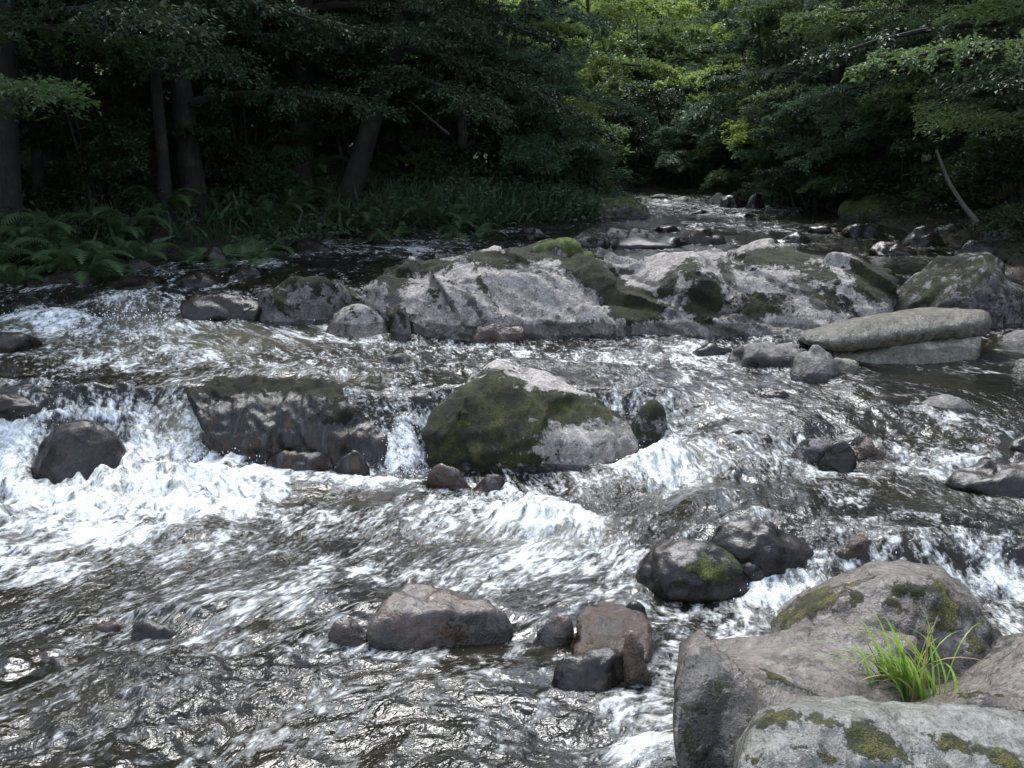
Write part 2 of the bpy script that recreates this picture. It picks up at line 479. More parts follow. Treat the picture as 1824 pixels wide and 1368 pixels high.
def rock_attrs(V, zw, moss_amt, moss_blobs, seed, wet_h, mesh_N, stains=None):
    px, py = to_px(V)
    a = np.zeros(len(V))
    if moss_blobs:
        for (cx, cy, rx, ry, ang, s) in moss_blobs:
            c, sn = math.cos(R(ang)), math.sin(R(ang))
            dx, dy = px - cx, py - cy
            q = np.sqrt(((dx * c + dy * sn) / rx) ** 2 + ((-dx * sn + dy * c) / ry) ** 2)
            a = np.maximum(a, s * (1 - 0.25 * q - 0.75 * sstep(0.3, 1.7, q)).clip(0))
    if moss_amt > 0:
        up = np.clip(mesh_N[:, 2], 0, 1)
        nn = fbm(V[:, 0] * 1.8, V[:, 1] * 1.8, V[:, 2] * 1.8 + seed, 3)
        a = np.maximum(a, moss_amt * (0.35 + 0.65 * up) + 0.25 * nn * moss_amt)
    h = V[:, 2] - zw
    w = 1 - sstep(wet_h * 0.6, wet_h * 1.3, h + 0.03 * noise3(V[:, 0] * 3, V[:, 1] * 3, seed))
    a = a * (1 - 0.6 * (1 - sstep(0.0, 0.08, h)))
    st = np.zeros(len(V))
    for (cx, cy, rx, ry, ang, s) in stains or []:  # algae stains and painted shade alike
        c, sn = math.cos(R(ang)), math.sin(R(ang))
        dx, dy = px - cx, py - cy
        q = np.sqrt(((dx * c + dy * sn) / rx) ** 2 + ((-dx * sn + dy * c) / ry) ** 2)
        st = np.maximum(st, s * (1 - 0.25 * q - 0.75 * sstep(0.3, 1.7, q)).clip(0))
    return a, w, st


def vnormals(V, Fq):
    a, b, c, d = V[Fq[:, 0]], V[Fq[:, 1]], V[Fq[:, 2]], V[Fq[:, -1]]
    n = np.cross(c - a, d - b) if Fq.shape[1] == 4 else np.cross(b - a, c - a)
    o = np.zeros_like(V)
    for k in range(Fq.shape[1]): np.add.at(o, Fq[:, k], n)
    return o / (np.linalg.norm(o, axis=1)[:, None] + 1e-12)


def finish_rock(name, V, Fq, mat, label, seed, zw, moss=0.0, blobs=None, wet=0.12, rough=0.03, cat='boulder', group=None, freq=2.2, strata=0.0, fine=0.6, facet=0.14, cell=None, skew=False, stains=None):
    Nn = vnormals(V, Fq)
    x, y, z = V.T
    d = rough * fbm(x * freq, y * freq, z * freq + seed, 5, gain=0.52)
    # broken planes: quantised noise gives chipped steps
    q = fbm(x * freq * 0.7 + 9, y * freq * 0.7, z * freq * 0.7 + seed * 2, 2)
    d = d + rough * 0.7 * (np.abs(((q * 2.2) % 1.0) - 0.5) - 0.25)
    d = d + rough * fine * (0.5 - np.abs(noise3(x * freq * 4.3, y * freq * 4.3, z * freq * 4.3 + seed)))
    if strata:
        t = (x * 0.75 + z * 1.5 + 0.35 * y + 0.15 * noise3(x, y, z)) / 0.42
        d = d + strata * ((t % 1.0) - 0.5) * (1 - np.exp(-((t % 1.0)) * 8))
    if facet:
        ext = np.ptp(V, axis=0); cs = cell or 0.42 * min(ext[0], 1.3)
        rr_ = np.random.default_rng(seed * 13 + 1)
        Q = V + 0.12 * cs * np.stack([noise3(x / cs * 1.5, y / cs * 1.5, z / cs * 1.5 + k * 9) for k in range(3)], 1)
        if skew:                              # joints of the bedrock run down to the right
            Q = np.stack([(0.80 * Q[:, 0] + 0.60 * Q[:, 1] + 0.9 * Q[:, 2]) * 1.9, -0.6 * Q[:, 0] + 0.8 * Q[:, 1], Q[:, 2] * 1.2], 1)
        k_ = int(min(260, max(14, np.prod(np.ptp(Q, axis=0) / cs + 0.6))))
        sd = rr_.uniform(Q.min(0) - 0.1 * cs, Q.max(0) + 0.1 * cs, (k_, 3))
        tl = rr_.normal(0, 1, (k_, 3)); of = rr_.uniform(-1, 1, k_)
        D2 = ((Q[:, None] - sd[None]) ** 2).sum(2)
        o2 = np.argpartition(D2, 1, axis=1)[:, :2]
        da = np.take_along_axis(D2, o2, 1); sw = da[:, 0] > da[:, 1]
        i1 = np.where(sw, o2[:, 1], o2[:, 0]); i2 = np.where(sw, o2[:, 0], o2[:, 1])
        g = np.sqrt(da.max(1)) - np.sqrt(da.min(1))
        f1 = ((Q - sd[i1]) * tl[i1]).sum(1) * facet + of[i1] * facet * 0.18 * cs
        f2 = ((Q - sd[i2]) * tl[i2]).sum(1) * facet + of[i2] * facet * 0.18 * cs
        bl = 0.5 * (1 - sstep(0, 0.10 * cs, g))
        d = d + np.clip(f1 * (1 - bl) + f2 * bl, -0.25 * cs, 0.25 * cs) - 0.05 * facet * cs * (1 - sstep(0, 0.06 * cs, g)) * 3
    lo0, hi0 = V.min(0), V.max(0)
    V = V + Nn * d[:, None]
    lo1, hi1 = V.min(0), V.max(0)
    V = lo0 + (V - lo1) * (hi0 - lo0) / (hi1 - lo1)
    a, w, st = rock_attrs(V, zw, moss, blobs, seed, wet, Nn, stains)
    V = V + Nn * (sstep(0.25, 0.7, a + 0.5 * noise3(x * 9, y * 9, z * 9)) * (0.014 + 0.008 * noise3(x * 30, y * 30, z * 30)))[:, None]
    c = V.mean(0); c[2] = zw
    o = link(name, mesh_from(name, V - c, Fq, M[mat], attrs={'moss': a, 'wet': w, 'stain': st}), loc=c)  # 'stain' holds algae stains and painted shade
    # attributes were made with world points; the mesh is stored about its base
    tag(o, label, cat, group)
    return o


_ico = {}


def ico(sub):
    if sub not in _ico:
        import bmesh
        bm = bmesh.new(); bmesh.ops.create_icosphere(bm, subdivisions=sub, radius=1)
        bm.verts.ensure_lookup_table()
        V = np.array([v.co[:] for v in bm.verts]); Fq = np.array([[v.index for v in f.verts] for f in bm.faces]); bm.free()
        _ico[sub] = (V, Fq)
    return _ico[sub]


def stone(px0, px1, ptop, pbase, mat, label, seed=1, moss=0.0, depth=0.7, peak=0.0, boxy=0.5, zw=None, cat='rock', sub=None, sink=0.35, blobs=None, wet=0.08, group=None, name=None, dc=None, yaw=None, rough=None, facet=0.18, stains=None):
    r = np.random.default_rng(seed * 77 + 5)
    mid = 0.5 * (px0 + px1)
    W = water_at(mid, pbase) if zw is None else at_z(mid, pbase, zw)
    if dc is None:
        d0 = W[1]; wd = (px1 - px0) * d0 / F
        dc = d0 + 0.45 * depth * wd
    wd = 1.08 * (px1 - px0) * dc / F
    ty = depth * wd
    cx = at_d(mid, pbase, dc)[0]
    ztop = at_d(mid, ptop, dc + 0.12 * ty)[2]
    zc = (float(z0(cx, dc)) if zw is None else zw)
    H = max(ztop - zc, 0.05)
    sub = sub or (5 if (px1 - px0) > 150 else 4 if (px1 - px0) > 50 else 3)
    D, Fq = ico(sub)
    nP = 10
    P = r.normal(size=(nP, 3)); P /= np.linalg.norm(P, axis=1)[:, None]
    hh = r.uniform(0.55, 0.95, nP)
    den = np.maximum(D @ P.T, 0.02)
    rr = hh[None] / den
    k = 22.0
    base = np.full((len(D), 1), 1.05)
    allr = np.concatenate([rr, base], 1)
    rad = (allr ** (-k)).sum(1) ** (-1.0 / k)
    rad = rad * boxy + (1 - boxy) * 0.9
    V = D * rad[:, None]
    yaw = r.uniform(-0.4, 0.4) if yaw is None else yaw
    c, s = math.cos(yaw), math.sin(yaw)
    V = V @ np.array([[c, s, 0], [-s, c, 0], [0, 0, 1]])
    lo, hi = V.min(0), V.max(0)
    V = (V - (lo + hi) / 2) / ((hi - lo) / 2)
    V[:, 0] += peak * np.clip(V[:, 2], 0, 1) * (1 - np.abs(V[:, 0]))
    low = sink
    Z = np.where(V[:, 2] > 0, V[:, 2] * (1 + low) * H, V[:, 2] * max(0.8 * H, 0.15)) - low * H
    P3 = np.stack([cx + V[:, 0] * wd / 2, dc + V[:, 1] * ty / 2, zc + Z], 1)
    FOOT.append((cx, dc, wd / 2, ty / 2, zc + H))
    rg = rough if rough is not None else min(0.05, 0.045 * wd)
    return finish_rock(name or 'boulder', P3, Fq, mat, label, seed, zc, moss, blobs, wet, rg, cat, group, freq=max(1.6, 1.6 / max(wd, 0.25)), facet=facet, stains=stains)


def resamp(P, n):
    P = np.asarray(P, float)
    s = np.r_[0, np.cumsum(np.linalg.norm(np.diff(P[:, :2], axis=0), axis=1))]; s /= s[-1]
    t = np.linspace(0, 1, n)
    # smooth-ish: linear then light box blur
    Q = np.stack([np.interp(t, s, P[:, k]) for k in range(P.shape[1])], 1)
    for _ in range(max(1, n // 30)):
        Q[1:-1] = 0.25 * Q[:-2] + 0.5 * Q[1:-1] + 0.25 * Q[2:]
    return Q


def loft(name, rows, mat, label, seed=1, n=120, m=90, sharp=0.5, back=None, front_drop=0.5, zw=0.0, perched=False, blunt=0.55, **kw):
    """rows run from the front foot to the back; each is [(px, py, metres upstream), ...]; they become rings of a closed rock"""
    R3 = []
    for row in rows:
        Q = resamp(row, n)
        R3.append(np.stack([at_d(a, b, c) for a, b, c in Q]))
    first = R3[0].copy(); first[:, 2] = np.minimum(first[:, 2] - front_drop, zw - 0.3); first[:, 1] += 0.02
    if perched: first = R3[0].copy(); first[:, 1] += 0.35; first[:, 2] += 0.01
    last = R3[-1].copy(); dist = back or 0.5
    l1 = last.copy(); l1[:, 1] += dist * 0.7; l1[:, 2] -= 0.35 * (last[:, 2] - zw) + 0.03
    l2 = last.copy(); l2[:, 1] += dist; l2[:, 2] = zw - 0.4
    if perched: l2[:, 2] = last[:, 2] - 0.22
    R3 = [first] + R3 + [l1, l2]
    A = np.array(R3)                          # rows, n, 3
    k = len(A)
    L = np.r_[0, np.cumsum(np.linalg.norm(np.diff(A, axis=0), axis=2).mean(1))]; L /= L[-1]
    t = np.linspace(0, 1, m)
    V = np.zeros((m, n, 3))
    for c in range(3):
        for j in range(n): V[:, j, c] = np.interp(t, L, A[:, j, c])
    it = int((1 - sharp) * 14) + 1
    for _ in range(it):
        V[1:-1] = 0.25 * V[:-2] + 0.5 * V[1:-1] + 0.25 * V[2:]
    # close the two ends by rounding them down
    mid = V.mean(1)
    V = V.reshape(-1, 3)
    Fq = grid_faces(m, n)
    Vl = V.reshape(m, n, 3)
    capL = Vl[:, 0].mean(0); capR = Vl[:, -1].mean(0)
    e1 = Vl[:, 0] * blunt + capL * (1 - blunt); e2 = Vl[:, -1] * blunt + capR * (1 - blunt)
    w = 0.5 * (Vl[:, -1, 0].mean() - Vl[:, 0, 0].mean())
    e1[:, 0] -= 0.06 * w; e2[:, 0] += 0.06 * w
    G = np.concatenate([np.repeat(capL[None], m, 0)[:, None], e1[:, None], Vl, e2[:, None], np.repeat(capR[None], m, 0)[:, None]], 1)
    G[:, 0, 0] -= 0.07 * w; G[:, -1, 0] += 0.07 * w
    V = G.reshape(-1, 3); Fq = grid_faces(m, n + 4)
    FOOT.append((V[:, 0].mean(), V[:, 1].mean(), 0.5 * np.ptp(V[:, 0]), 0.5 * np.ptp(V[:, 1]), V[:, 2].max()))
    return finish_rock(name, V, Fq, mat, label, seed, zw, **kw)


def dd(row, d, k=0.94):                      # attach one depth to a row of pixels
    return [(a, b, d * k) for a, b in row]


# --- the four boulders at the near right
loft('boulder', [dd([(1300, 1500), (1450, 1500), (1600, 1500), (1750, 1520), (1950, 1560)], 3.45),
                 dd([(1318, 1368), (1450, 1350), (1600, 1360), (1750, 1375), (1960, 1430)], 3.6),
                 dd([(1335, 1285), (1400, 1258), (1550, 1272), (1680, 1292), (1824, 1330), (1960, 1370)], 3.85),
                 dd([(1352, 1262), (1420, 1240), (1560, 1240), (1700, 1248), (1850, 1266), (2000, 1300)], 4.2)],
     'pale', 'pale lichened boulder with yellow green moss patches at the bottom right corner', 3, zw=0.0, back=0.35, wet=-1.0, rough=0.018, sharp=0.35, facet=0.06, n=220, m=150,
     blobs=[(1385, 1285, 50, 22, 0, 0.75), (1470, 1290, 45, 18, 10, 0.7), (1560, 1330, 70, 35, 20, 0.8), (1440, 1340, 60, 25, 0, 0.45), (1700, 1330, 60, 22, 15, 0.75), (1780, 1355, 60, 22, 20, 0.7), (1360, 1350, 30, 40, 0, 0.5)])
loft('boulder', [dd([(1560, 1420), (1750, 1420), (1900, 1400), (2100, 1400)], 4.2),
                 dd([(1590, 1290), (1700, 1270), (1824, 1262), (2100, 1250)], 4.3),
                 dd([(1640, 1240), (1720, 1203), (1824, 1150), (1950, 1110), (2100, 1100)], 4.9)],
     'granite', 'smooth pinkish grey boulder cut by the right edge, behind the pale mossy one', 4, zw=0.0, back=0.5, wet=-1.0, rough=0.014, sharp=0.3, facet=0.06, n=220, m=150,
     blobs=[(1750, 1242, 60, 9, -5, 0.55), (1800, 1170, 60, 14, -25, 0.35)])
loft('boulder', [dd([(1215, 1470), (1300, 1500), (1400, 1500), (1560, 1480)], 4.05),
                 dd([(1200, 1300), (1262, 1335), (1350, 1345), (1500, 1335)], 4.2),
                 dd([(1212, 1200), (1262, 1190), (1360, 1228), (1470, 1250), (1600, 1262)], 4.42),
                 dd([(1232, 1160), (1300, 1165), (1400, 1195), (1500, 1215), (1600, 1225)], 4.55),
                 dd([(1262, 1128), (1330, 1113), (1420, 1103), (1540, 1100), (1640, 1128)], 5.1)],
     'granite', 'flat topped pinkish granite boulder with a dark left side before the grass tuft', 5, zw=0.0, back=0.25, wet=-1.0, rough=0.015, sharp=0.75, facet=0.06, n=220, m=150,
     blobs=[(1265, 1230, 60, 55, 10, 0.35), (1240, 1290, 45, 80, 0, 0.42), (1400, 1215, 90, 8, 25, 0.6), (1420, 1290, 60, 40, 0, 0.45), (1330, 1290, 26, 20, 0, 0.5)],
     stains=[(1245, 1250, 60, 100, 10, 0.9), (1400, 1222, 120, 10, 18, 0.8), (1500, 1190, 90, 50, 0, 0.45), (1250, 1340, 60, 60, 0, 0.6)])  # left side is algae; the dark towards the tuft is painted shade
loft('boulder', [dd([(1460, 1320), (1560, 1320), (1650, 1310), (1760, 1290), (1900, 1260)], 4.85),
                 dd([(1430, 1180), (1540, 1150), (1640, 1130), (1730, 1150), (1850, 1180)], 5.05),
                 dd([(1400, 1112), (1480, 1065), (1560, 1035), (1650, 1025), (1728, 1065), (1820, 1150)], 5.3),
                 dd([(1378, 1112), (1450, 1052), (1525, 1006), (1600, 994), (1680, 1000), (1732, 1040), (1748, 1090), (1820, 1140)], 5.75)],
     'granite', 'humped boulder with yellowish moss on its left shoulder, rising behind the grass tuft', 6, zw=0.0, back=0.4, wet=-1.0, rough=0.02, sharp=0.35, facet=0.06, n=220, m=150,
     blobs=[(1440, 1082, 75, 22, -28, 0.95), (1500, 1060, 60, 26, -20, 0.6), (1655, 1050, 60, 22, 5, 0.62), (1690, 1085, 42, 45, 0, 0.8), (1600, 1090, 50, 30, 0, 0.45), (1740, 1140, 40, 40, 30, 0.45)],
     stains=[(1770, 1110, 60, 70, 40, 0.8), (1660, 1110, 120, 60, 0, 0.5), (1540, 1130, 100, 50, 0, 0.4)])  # shade of the right side and hollow painted into the colour

# --- the big mossy boulder in the middle and the ledge beside it
loft('boulder', [[(756, 822, 8.22), (800, 842, 8.18), (870, 850, 8.15), (960, 854, 8.14), (1050, 855, 8.14), (1110, 842, 8.2), (1160, 818, 8.3)],
                 [(750, 775, 8.28), (800, 775, 8.22), (880, 775, 8.2), (960, 780, 8.2), (1050, 785, 8.22), (1120, 785, 8.3), (1180, 785, 8.45)],
                 [(768, 735, 8.5), (812, 702, 8.5), (868, 676, 8.55), (925, 692, 8.5), (1000, 706, 8.5), (1080, 716, 8.55), (1150, 745, 8.65)],
                 [(782, 716, 8.75), (832, 666, 8.9), (886, 636, 9.05), (960, 655, 9.1), (1040, 688, 9.05), (1100, 712, 8.95), (1152, 742, 8.85)]],
     'granite_moss', 'large central boulder, moss over its dark front, pale sloping top, water on both sides', 8, zw=0.05, n=150, m=110, back=0.5, wet=0.03, rough=0.02, sharp=0.6, facet=0.07,
     blobs=[(850, 722, 85, 48, -25, 1.5), (800, 785, 65, 75, 0, 1.5), (880, 760, 90, 60, 0, 1.2), (980, 725, 130, 26, 6, 1.4), (1080, 725, 50, 20, 10, 0.7), (880, 830, 130, 34, 0, 1.2), (1000, 750, 80, 18, 0, 0.55), (1010, 845, 80, 16, 0, 0.5), (800, 835, 50, 25, 0, 0.9)],
     stains=[(800, 800, 60, 60, 0, 0.9), (950, 840, 200, 16, 0, 0.8), (960, 770, 90, 20, 20, 0.5), (1170, 790, 30, 60, 0, 0.8)])
stone(1118, 1200, 713, 835, 'mossy', 'rounded brown mossy knob against the right end of the central boulder', 9, moss=1.3, facet=0.05, depth=0.9, dc=8.5, zw=0.15, boxy=0.4, name='rock')
loft('rock_ledge', [[(395, 818, 8.3), (450, 848, 8.2), (560, 850, 8.18), (640, 846, 8.2), (686, 838, 8.22)],
                    [(365, 775, 8.35), (430, 790, 8.28), (480, 770, 8.3), (560, 790, 8.2), (640, 790, 8.3), (690, 780, 8.35)],
                    [(338, 720, 8.5), (420, 715, 8.5), (480, 722, 8.5), (560, 712, 8.42), (600, 730, 8.42), (650, 742, 8.5), (700, 745, 8.6)],
                    [(324, 688, 8.8), (372, 674, 8.8), (450, 666, 8.82), (520, 668, 8.8), (600, 680, 8.75), (650, 686, 8.75), (715, 694, 8.8)]],
     'ledge', 'broad dark wet rock ledge left of the central boulder, thin water running down its face', 10, zw=0.05, n=150, m=110, back=0.4, wet=-1.0, rough=0.035, sharp=0.6, facet=0.05, freq=2.6, cat='rock ledge',
     blobs=[(470, 680, 130, 22, 0, 1.1), (570, 690, 80, 22, 10, 1.1), (600, 730, 40, 30, 30, 0.7), (400, 690, 80, 24, -10, 0.9), (680, 695, 50, 16, 0, 0.8)],
     stains=[(480, 700, 160, 26, 0, 0.8), (350, 740, 30, 60, 0, 0.8)])
loft('boulder', [[(1420, 840, 8.0), (1450, 845, 8.0)], [(1420, 840, 8.1), (1450, 845, 8.1)]], 'wet', 'x', 1, n=6, m=6) if False else None
stone(590, 660, 800, 852, 'ledge', 'brown rib of wet stone at the foot of the ledge', 11, depth=0.5, sink=0.5, facet=0.06, name='rock')
stone(455, 610, 800, 856, 'ledge', 'low grey stone washed by spray at the foot of the ledge', 12, depth=0.5, sink=0.5, name='rock', wet=0.3)
stone(733, 778, 700, 752, 'wet', 'small pointed wet stone above the narrow fall beside the central boulder', 13, depth=0.8, peak=0.2, dc=8.7, zw=0.5, name='rock')
stone(44, 246, 746, 872, 'wet', 'round dark boulder with white water curling over and around it', 14, depth=0.75, boxy=0.25, sink=0.5, moss=0.0, rough=0.025, facet=0.061)
stone(757, 840, 822, 880, 'red', 'low reddish wet rock under the front of the central boulder', 15, depth=0.5, sink=0.5, name='rock')
stone(838, 905, 842, 882, 'red', 'small knobbly wet rock just right of the low reddish one', 16, depth=0.6, name='rock')

# --- the bedrock outcrop across the middle
loft('bedrock_outcrop', [[(680, 596, 10.85), (740, 606, 10.7), (830, 610, 10.65), (900, 610, 10.6), (1000, 607, 10.65), (1100, 606, 10.7), (1200, 605, 10.7), (1300, 607, 10.7), (1440, 614, 10.5), (1560, 612, 10.6)],
                         [(672, 560, 10.95), (740, 573, 10.74), (830, 573, 10.69), (900, 570, 10.68), (1000, 568, 10.72), (1100, 568, 10.77), (1200, 570, 10.77), (1300, 573, 10.77), (1440, 573, 10.7), (1560, 580, 10.8)],
                         [(664, 512, 11.15), (712, 530, 11.0), (790, 492, 11.0), (850, 480, 11.05), (940, 486, 11.1), (1010, 500, 11.15), (1090, 520, 11.3), (1150, 500, 11.2), (1225, 478, 11.05), (1300, 500, 11.15), (1400, 488, 11.1), (1500, 500, 11.15), (1590, 540, 11.2)],
                         [(668, 480, 11.6), (750, 466, 11.6), (830, 460, 11.5), (890, 458, 11.45), (960, 444, 11.6), (1040, 458, 11.8), (1110, 472, 11.8), (1205, 458, 11.5), (1290, 452, 11.6), (1390, 458, 11.6), (1490, 468, 11.6), (1590, 500, 11.6)],
                         [(674, 474, 12.1), (760, 460, 12.1), (850, 447, 12.1), (920, 435, 12.1), (1000, 427, 12.2), (1060, 446, 12.5), (1140, 460, 12.4), (1200, 450, 12.2), (1290, 438, 12.4), (1345, 426, 12.6), (1400, 438, 12.5), (1440, 452, 12.3), (1500, 458, 12.1), (1590, 478, 12.1)]],
     'outcrop', 'long pale bedrock outcrop with moss bands crossing the river', 20, n=420, m=190, zw=0.62, back=1.6, wet=0.17, rough=0.022, strata=0.03, sharp=0.92, freq=1.6, facet=0.10, cell=0.5, skew=True, cat='rock outcrop',
     blobs=[(1000, 442, 60, 22, 0, 1.5), (940, 452, 60, 16, -10, 1.3), (1075, 505, 105, 22, 32, 1.5), (1130, 545, 55, 30, 10, 1.5), (1030, 465, 70, 20, 20, 1.3), (1255, 530, 34, 44, 20, 1.4), (1228, 480, 22, 26, 35, 0.9),
            (740, 475, 80, 16, -6, 1.2), (880, 462, 60, 14, 5, 1.2), (700, 500, 40, 24, 0, 0.9), (860, 510, 60, 10, 60, 0.5), (1350, 545, 60, 26, 0, 1.0), (1380, 460, 80, 18, 0, 1.3), (1460, 490, 60, 22, 20, 0.8), (1490, 540, 50, 18, 30, 0.8),
            (1185, 510, 16, 36, 30, 0.7), (1560, 500, 60, 34, 30, 1.3), (716, 580, 24, 34, 0, 1.1), (790, 520, 40, 30, 0, 0.45), (1310, 470, 50, 16, 0, 0.6)],
     stains=[(1190, 500, 14, 50, 30, 0.9), (1210, 540, 12, 40, 30, 0.8), (1300, 500, 14, 50, -20, 0.8), (1320, 560, 60, 30, 0, 0.6), (840, 540, 12, 60, -30, 0.7), (920, 475, 90, 12, 8, 0.6), (1060, 440, 90, 16, 15, 0.6), (1440, 520, 12, 50, -40, 0.9), (1140, 495, 90, 10, 20, 0.7), (700, 550, 20, 50, 0, 0.9), (1000, 600, 400, 8, 0, 0.7), (1120, 590, 6, 20, 0, 1.0)])
stone(690, 742, 548, 612, 'mossy', 'small dark mossy block at the left foot of the outcrop', 21, moss=0.8, depth=0.8, boxy=0.7, name='rock')
stone(572, 700, 540, 604, 'outcrop', 'rounded grey boulder with a mossy saddle just left of the outcrop', 22, moss=0.42, depth=0.8, wet=0.14)
stone(468, 668, 488, 577, 'mossy', 'flat topped mossy boulder with a grey blue front upstream left of the outcrop', 23, moss=0.5, depth=0.6, boxy=0.75, wet=0.03, blobs=[(560, 500, 100, 16, 0, 0.9), (500, 530, 20, 30, 0, 0.8)])
stone(292, 480, 520, 580, 'wet', 'low dark rock with water sliding over its right half', 24, depth=0.5, sink=0.6)
stone(655, 740, 560, 600, 'outcrop', 'pale chunk wedged between the grey boulder and outcrop foot', 25, depth=0.5, name='rock', moss=0.2) if False else None
stone(1556, 1790, 447, 640, 'mossy', 'big dark boulder capped with green moss at the right end of the outcrop', 26, moss=0.72, depth=0.9, dc=11.7, boxy=0.6, zw=0.62, blobs=[(1610, 462, 50, 18, 0, 1.1), (1695, 466, 45, 16, 0, 1.0), (1580, 520, 30, 50, 0, 0.5)], stains=[(1660, 560, 130, 60, 0, 0.8), (1740, 520, 60, 60, 0, 0.7)])
stone(1338, 1475, 447, 475, 'bright_moss', 'green moss cushion stone on top of the outcrop', 27, moss=0.8, dc=12.7, zw=1.02, depth=0.6, sink=0.1, name='rock')
stone(935, 1062, 424, 462, 'bright_moss', 'bright green moss mound crowning the outcrop', 29, moss=1.1, dc=12.0, zw=1.12, depth=0.5, sink=0.1, name='rock', boxy=0.3)
stone(840, 935, 575, 612, 'amber', 'low splintered brown stone at the foot of the outcrop', 28, depth=0.4, name='rock', wet=0.3, sink=0.2)

# --- slab at the right
loft('slab_rock', [[(1450, 616, 9.75), (1500, 630, 9.7), (1560, 622, 9.75), (1650, 608, 9.85), (1742, 596, 9.95)],
                   [(1444, 606, 9.72), (1500, 610, 9.62), (1560, 600, 9.66), (1650, 588, 9.74), (1754, 572, 9.9)],
                   [(1446, 590, 9.78), (1500, 578, 9.78), (1560, 566, 9.82), (1650, 556, 9.9), (1750, 558, 10.0)],
                   [(1455, 584, 10.0), (1500, 570, 10.1), (1560, 555, 10.2), (1640, 545, 10.3), (1700, 541, 10.4), (1745, 549, 10.3)]],
     'slab', 'long smooth buff slab lying tilted against the right end of the outcrop', 30, n=140, m=80, zw=0.60, perched=True, blunt=0.9, back=0.5, wet=-1, rough=0.015, sharp=0.6, facet=0.03, moss=0.0, cat='rock slab')
loft('slab_rock', [[(1485, 648, 9.75), (1560, 660, 9.6), (1640, 655, 9.65), (1740, 640, 9.8)],
                   [(1478, 622, 9.8), (1560, 630, 9.68), (1650, 616, 9.78), (1748, 600, 9.9)],
                   [(1478, 610, 10.0), (1560, 610, 10.0), (1650, 598, 10.0), (1748, 586, 10.1)]],
     'slab', 'lower grey buff slab under the long tilted one, its foot in the water', 31, n=120, m=60, zw=0.60, back=0.4, wet=0.12, rough=0.02, sharp=0.5, facet=0.04, cat='rock slab')
stone(1222, 1302, 608, 633, 'wet', 'small low black stone in the channel before the outcrop', 32, depth=0.6, name='rock')
stone(1298, 1435, 607, 652, 'grey', 'smooth grey brown humped stone left of the buff slabs', 33, depth=0.6, boxy=0.3, name='rock')
stone(1405, 1500, 614, 684, 'grey', 'brown grey boulder with a pale dry top before the buff slabs', 34, depth=0.8, boxy=0.3, peak=-0.2, name='rock')
stone(1462, 1535, 634, 676, 'slab', 'small stone leaning on the right of the pale topped boulder', 35, depth=0.7, boxy=0.4, name='rock', wet=0.15)
stone(1408, 1452, 664, 682, 'pale', 'tiny pale stone awash before the brown grey boulder', 36, depth=0.7, name='rock')
stone(1626, 1730, 702, 742, 'grey', 'flat oval grey stone alone in the calm dark pool at right', 37, depth=0.6, boxy=0.3, name='rock', wet=0.03)
stone(1345, 1405, 693, 712, 'wet', 'low wet stone breaking the ripples right of centre', 38, depth=0.5, name='rock')
stone(1800, 1900, 640, 668, 'grey', 'grey stone by the pool cut by the right edge', 39, depth=0.6, name='rock')
stone(1405, 1485, 780, 828, 'mossy', 'brown mossy wet stone, left one of the trio in the rapids', 40, depth=0.7, moss=0.5, name='rock')
stone(1455, 1525, 783, 842, 'wet', 'dark wet stone, middle and lowest of the trio in the rapids', 41, depth=0.7, name='rock')
stone(1515, 1585, 778, 822, 'amber', 'rusty wet stone, right one of the trio in the rapids', 42, depth=0.6, moss=0.2, name='rock')
stone(1275, 1375, 762, 806, 'wet', 'water washed dark rock downstream right of the central boulder', 43, depth=0.6, sink=0.6, name='rock')
stone(1690, 1900, 808, 890, 'wet', 'broad dark wrinkled rock at the right edge of the rapids', 44, depth=0.6, boxy=0.7)
stone(1795, 1880, 770, 812, 'wet', 'small dark rock behind the broad wrinkled one at right', 45, depth=0.6, name='rock')
stone(1190, 1260, 775, 812, 'wet', 'low rock in the chute beside the mossy knob', 46, depth=0.7, sink=0.6, name='rock') if False else None

# --- lower rocks
stone(1130, 1345, 962, 1076, 'wet', 'dark blunt boulder with a green moss patch before the wet ledge rock', 50, depth=0.7, boxy=0.45, facet=0.06, moss=0.1, peak=0.1, blobs=[(1270, 1020, 50, 26, 25, 0.95), (1310, 1010, 30, 30, 0, 0.8), (1230, 1045, 70, 20, 0, 0.5), (1300, 1045, 30, 25, 0, 0.6)])
stone(1290, 1375, 985, 1052, 'mossy', 'small moss covered rock tucked right of the dark blunt boulder', 51, depth=0.8, moss=0.7, name='rock')
stone(1250, 1468, 924, 1042, 'wet', 'rough black wet rock with water spilling off its right side', 52, depth=0.55, boxy=0.45, rough=0.04, facet=0.04)
stone(1555, 1755, 944, 1010, 'wet', 'wide submerged rock veiled by a smooth sheet of water', 53, depth=0.6, sink=0.6)
stone(1480, 1560, 950, 1012, 'amber', 'brown rock between the two right hand spillways', 54, depth=0.6, sink=0.5, name='rock')
stone(1760, 1880, 955, 1020, 'wet', 'dark rock at the right edge behind the humped boulder', 55, depth=0.7, name='rock')
stone(652, 920, 1050, 1165, 'red', 'rust and slate coloured boulder awash in the lower middle of the river', 56, depth=0.6, boxy=0.95, facet=0.10, stains=[(835, 1110, 80, 60, 0, 0.5), (690, 1130, 20, 50, 0, 0.7)], peak=-0.1, rough=0.025)
stone(572, 668, 1098, 1160, 'red', 'dark stone against the left end of the rust coloured boulder', 57, depth=0.6, boxy=0.6, name='rock')
stone(945, 1036, 1090, 1165, 'red', 'narrow upright stone right of the rust coloured boulder', 58, depth=0.8, peak=0.4, name='rock')
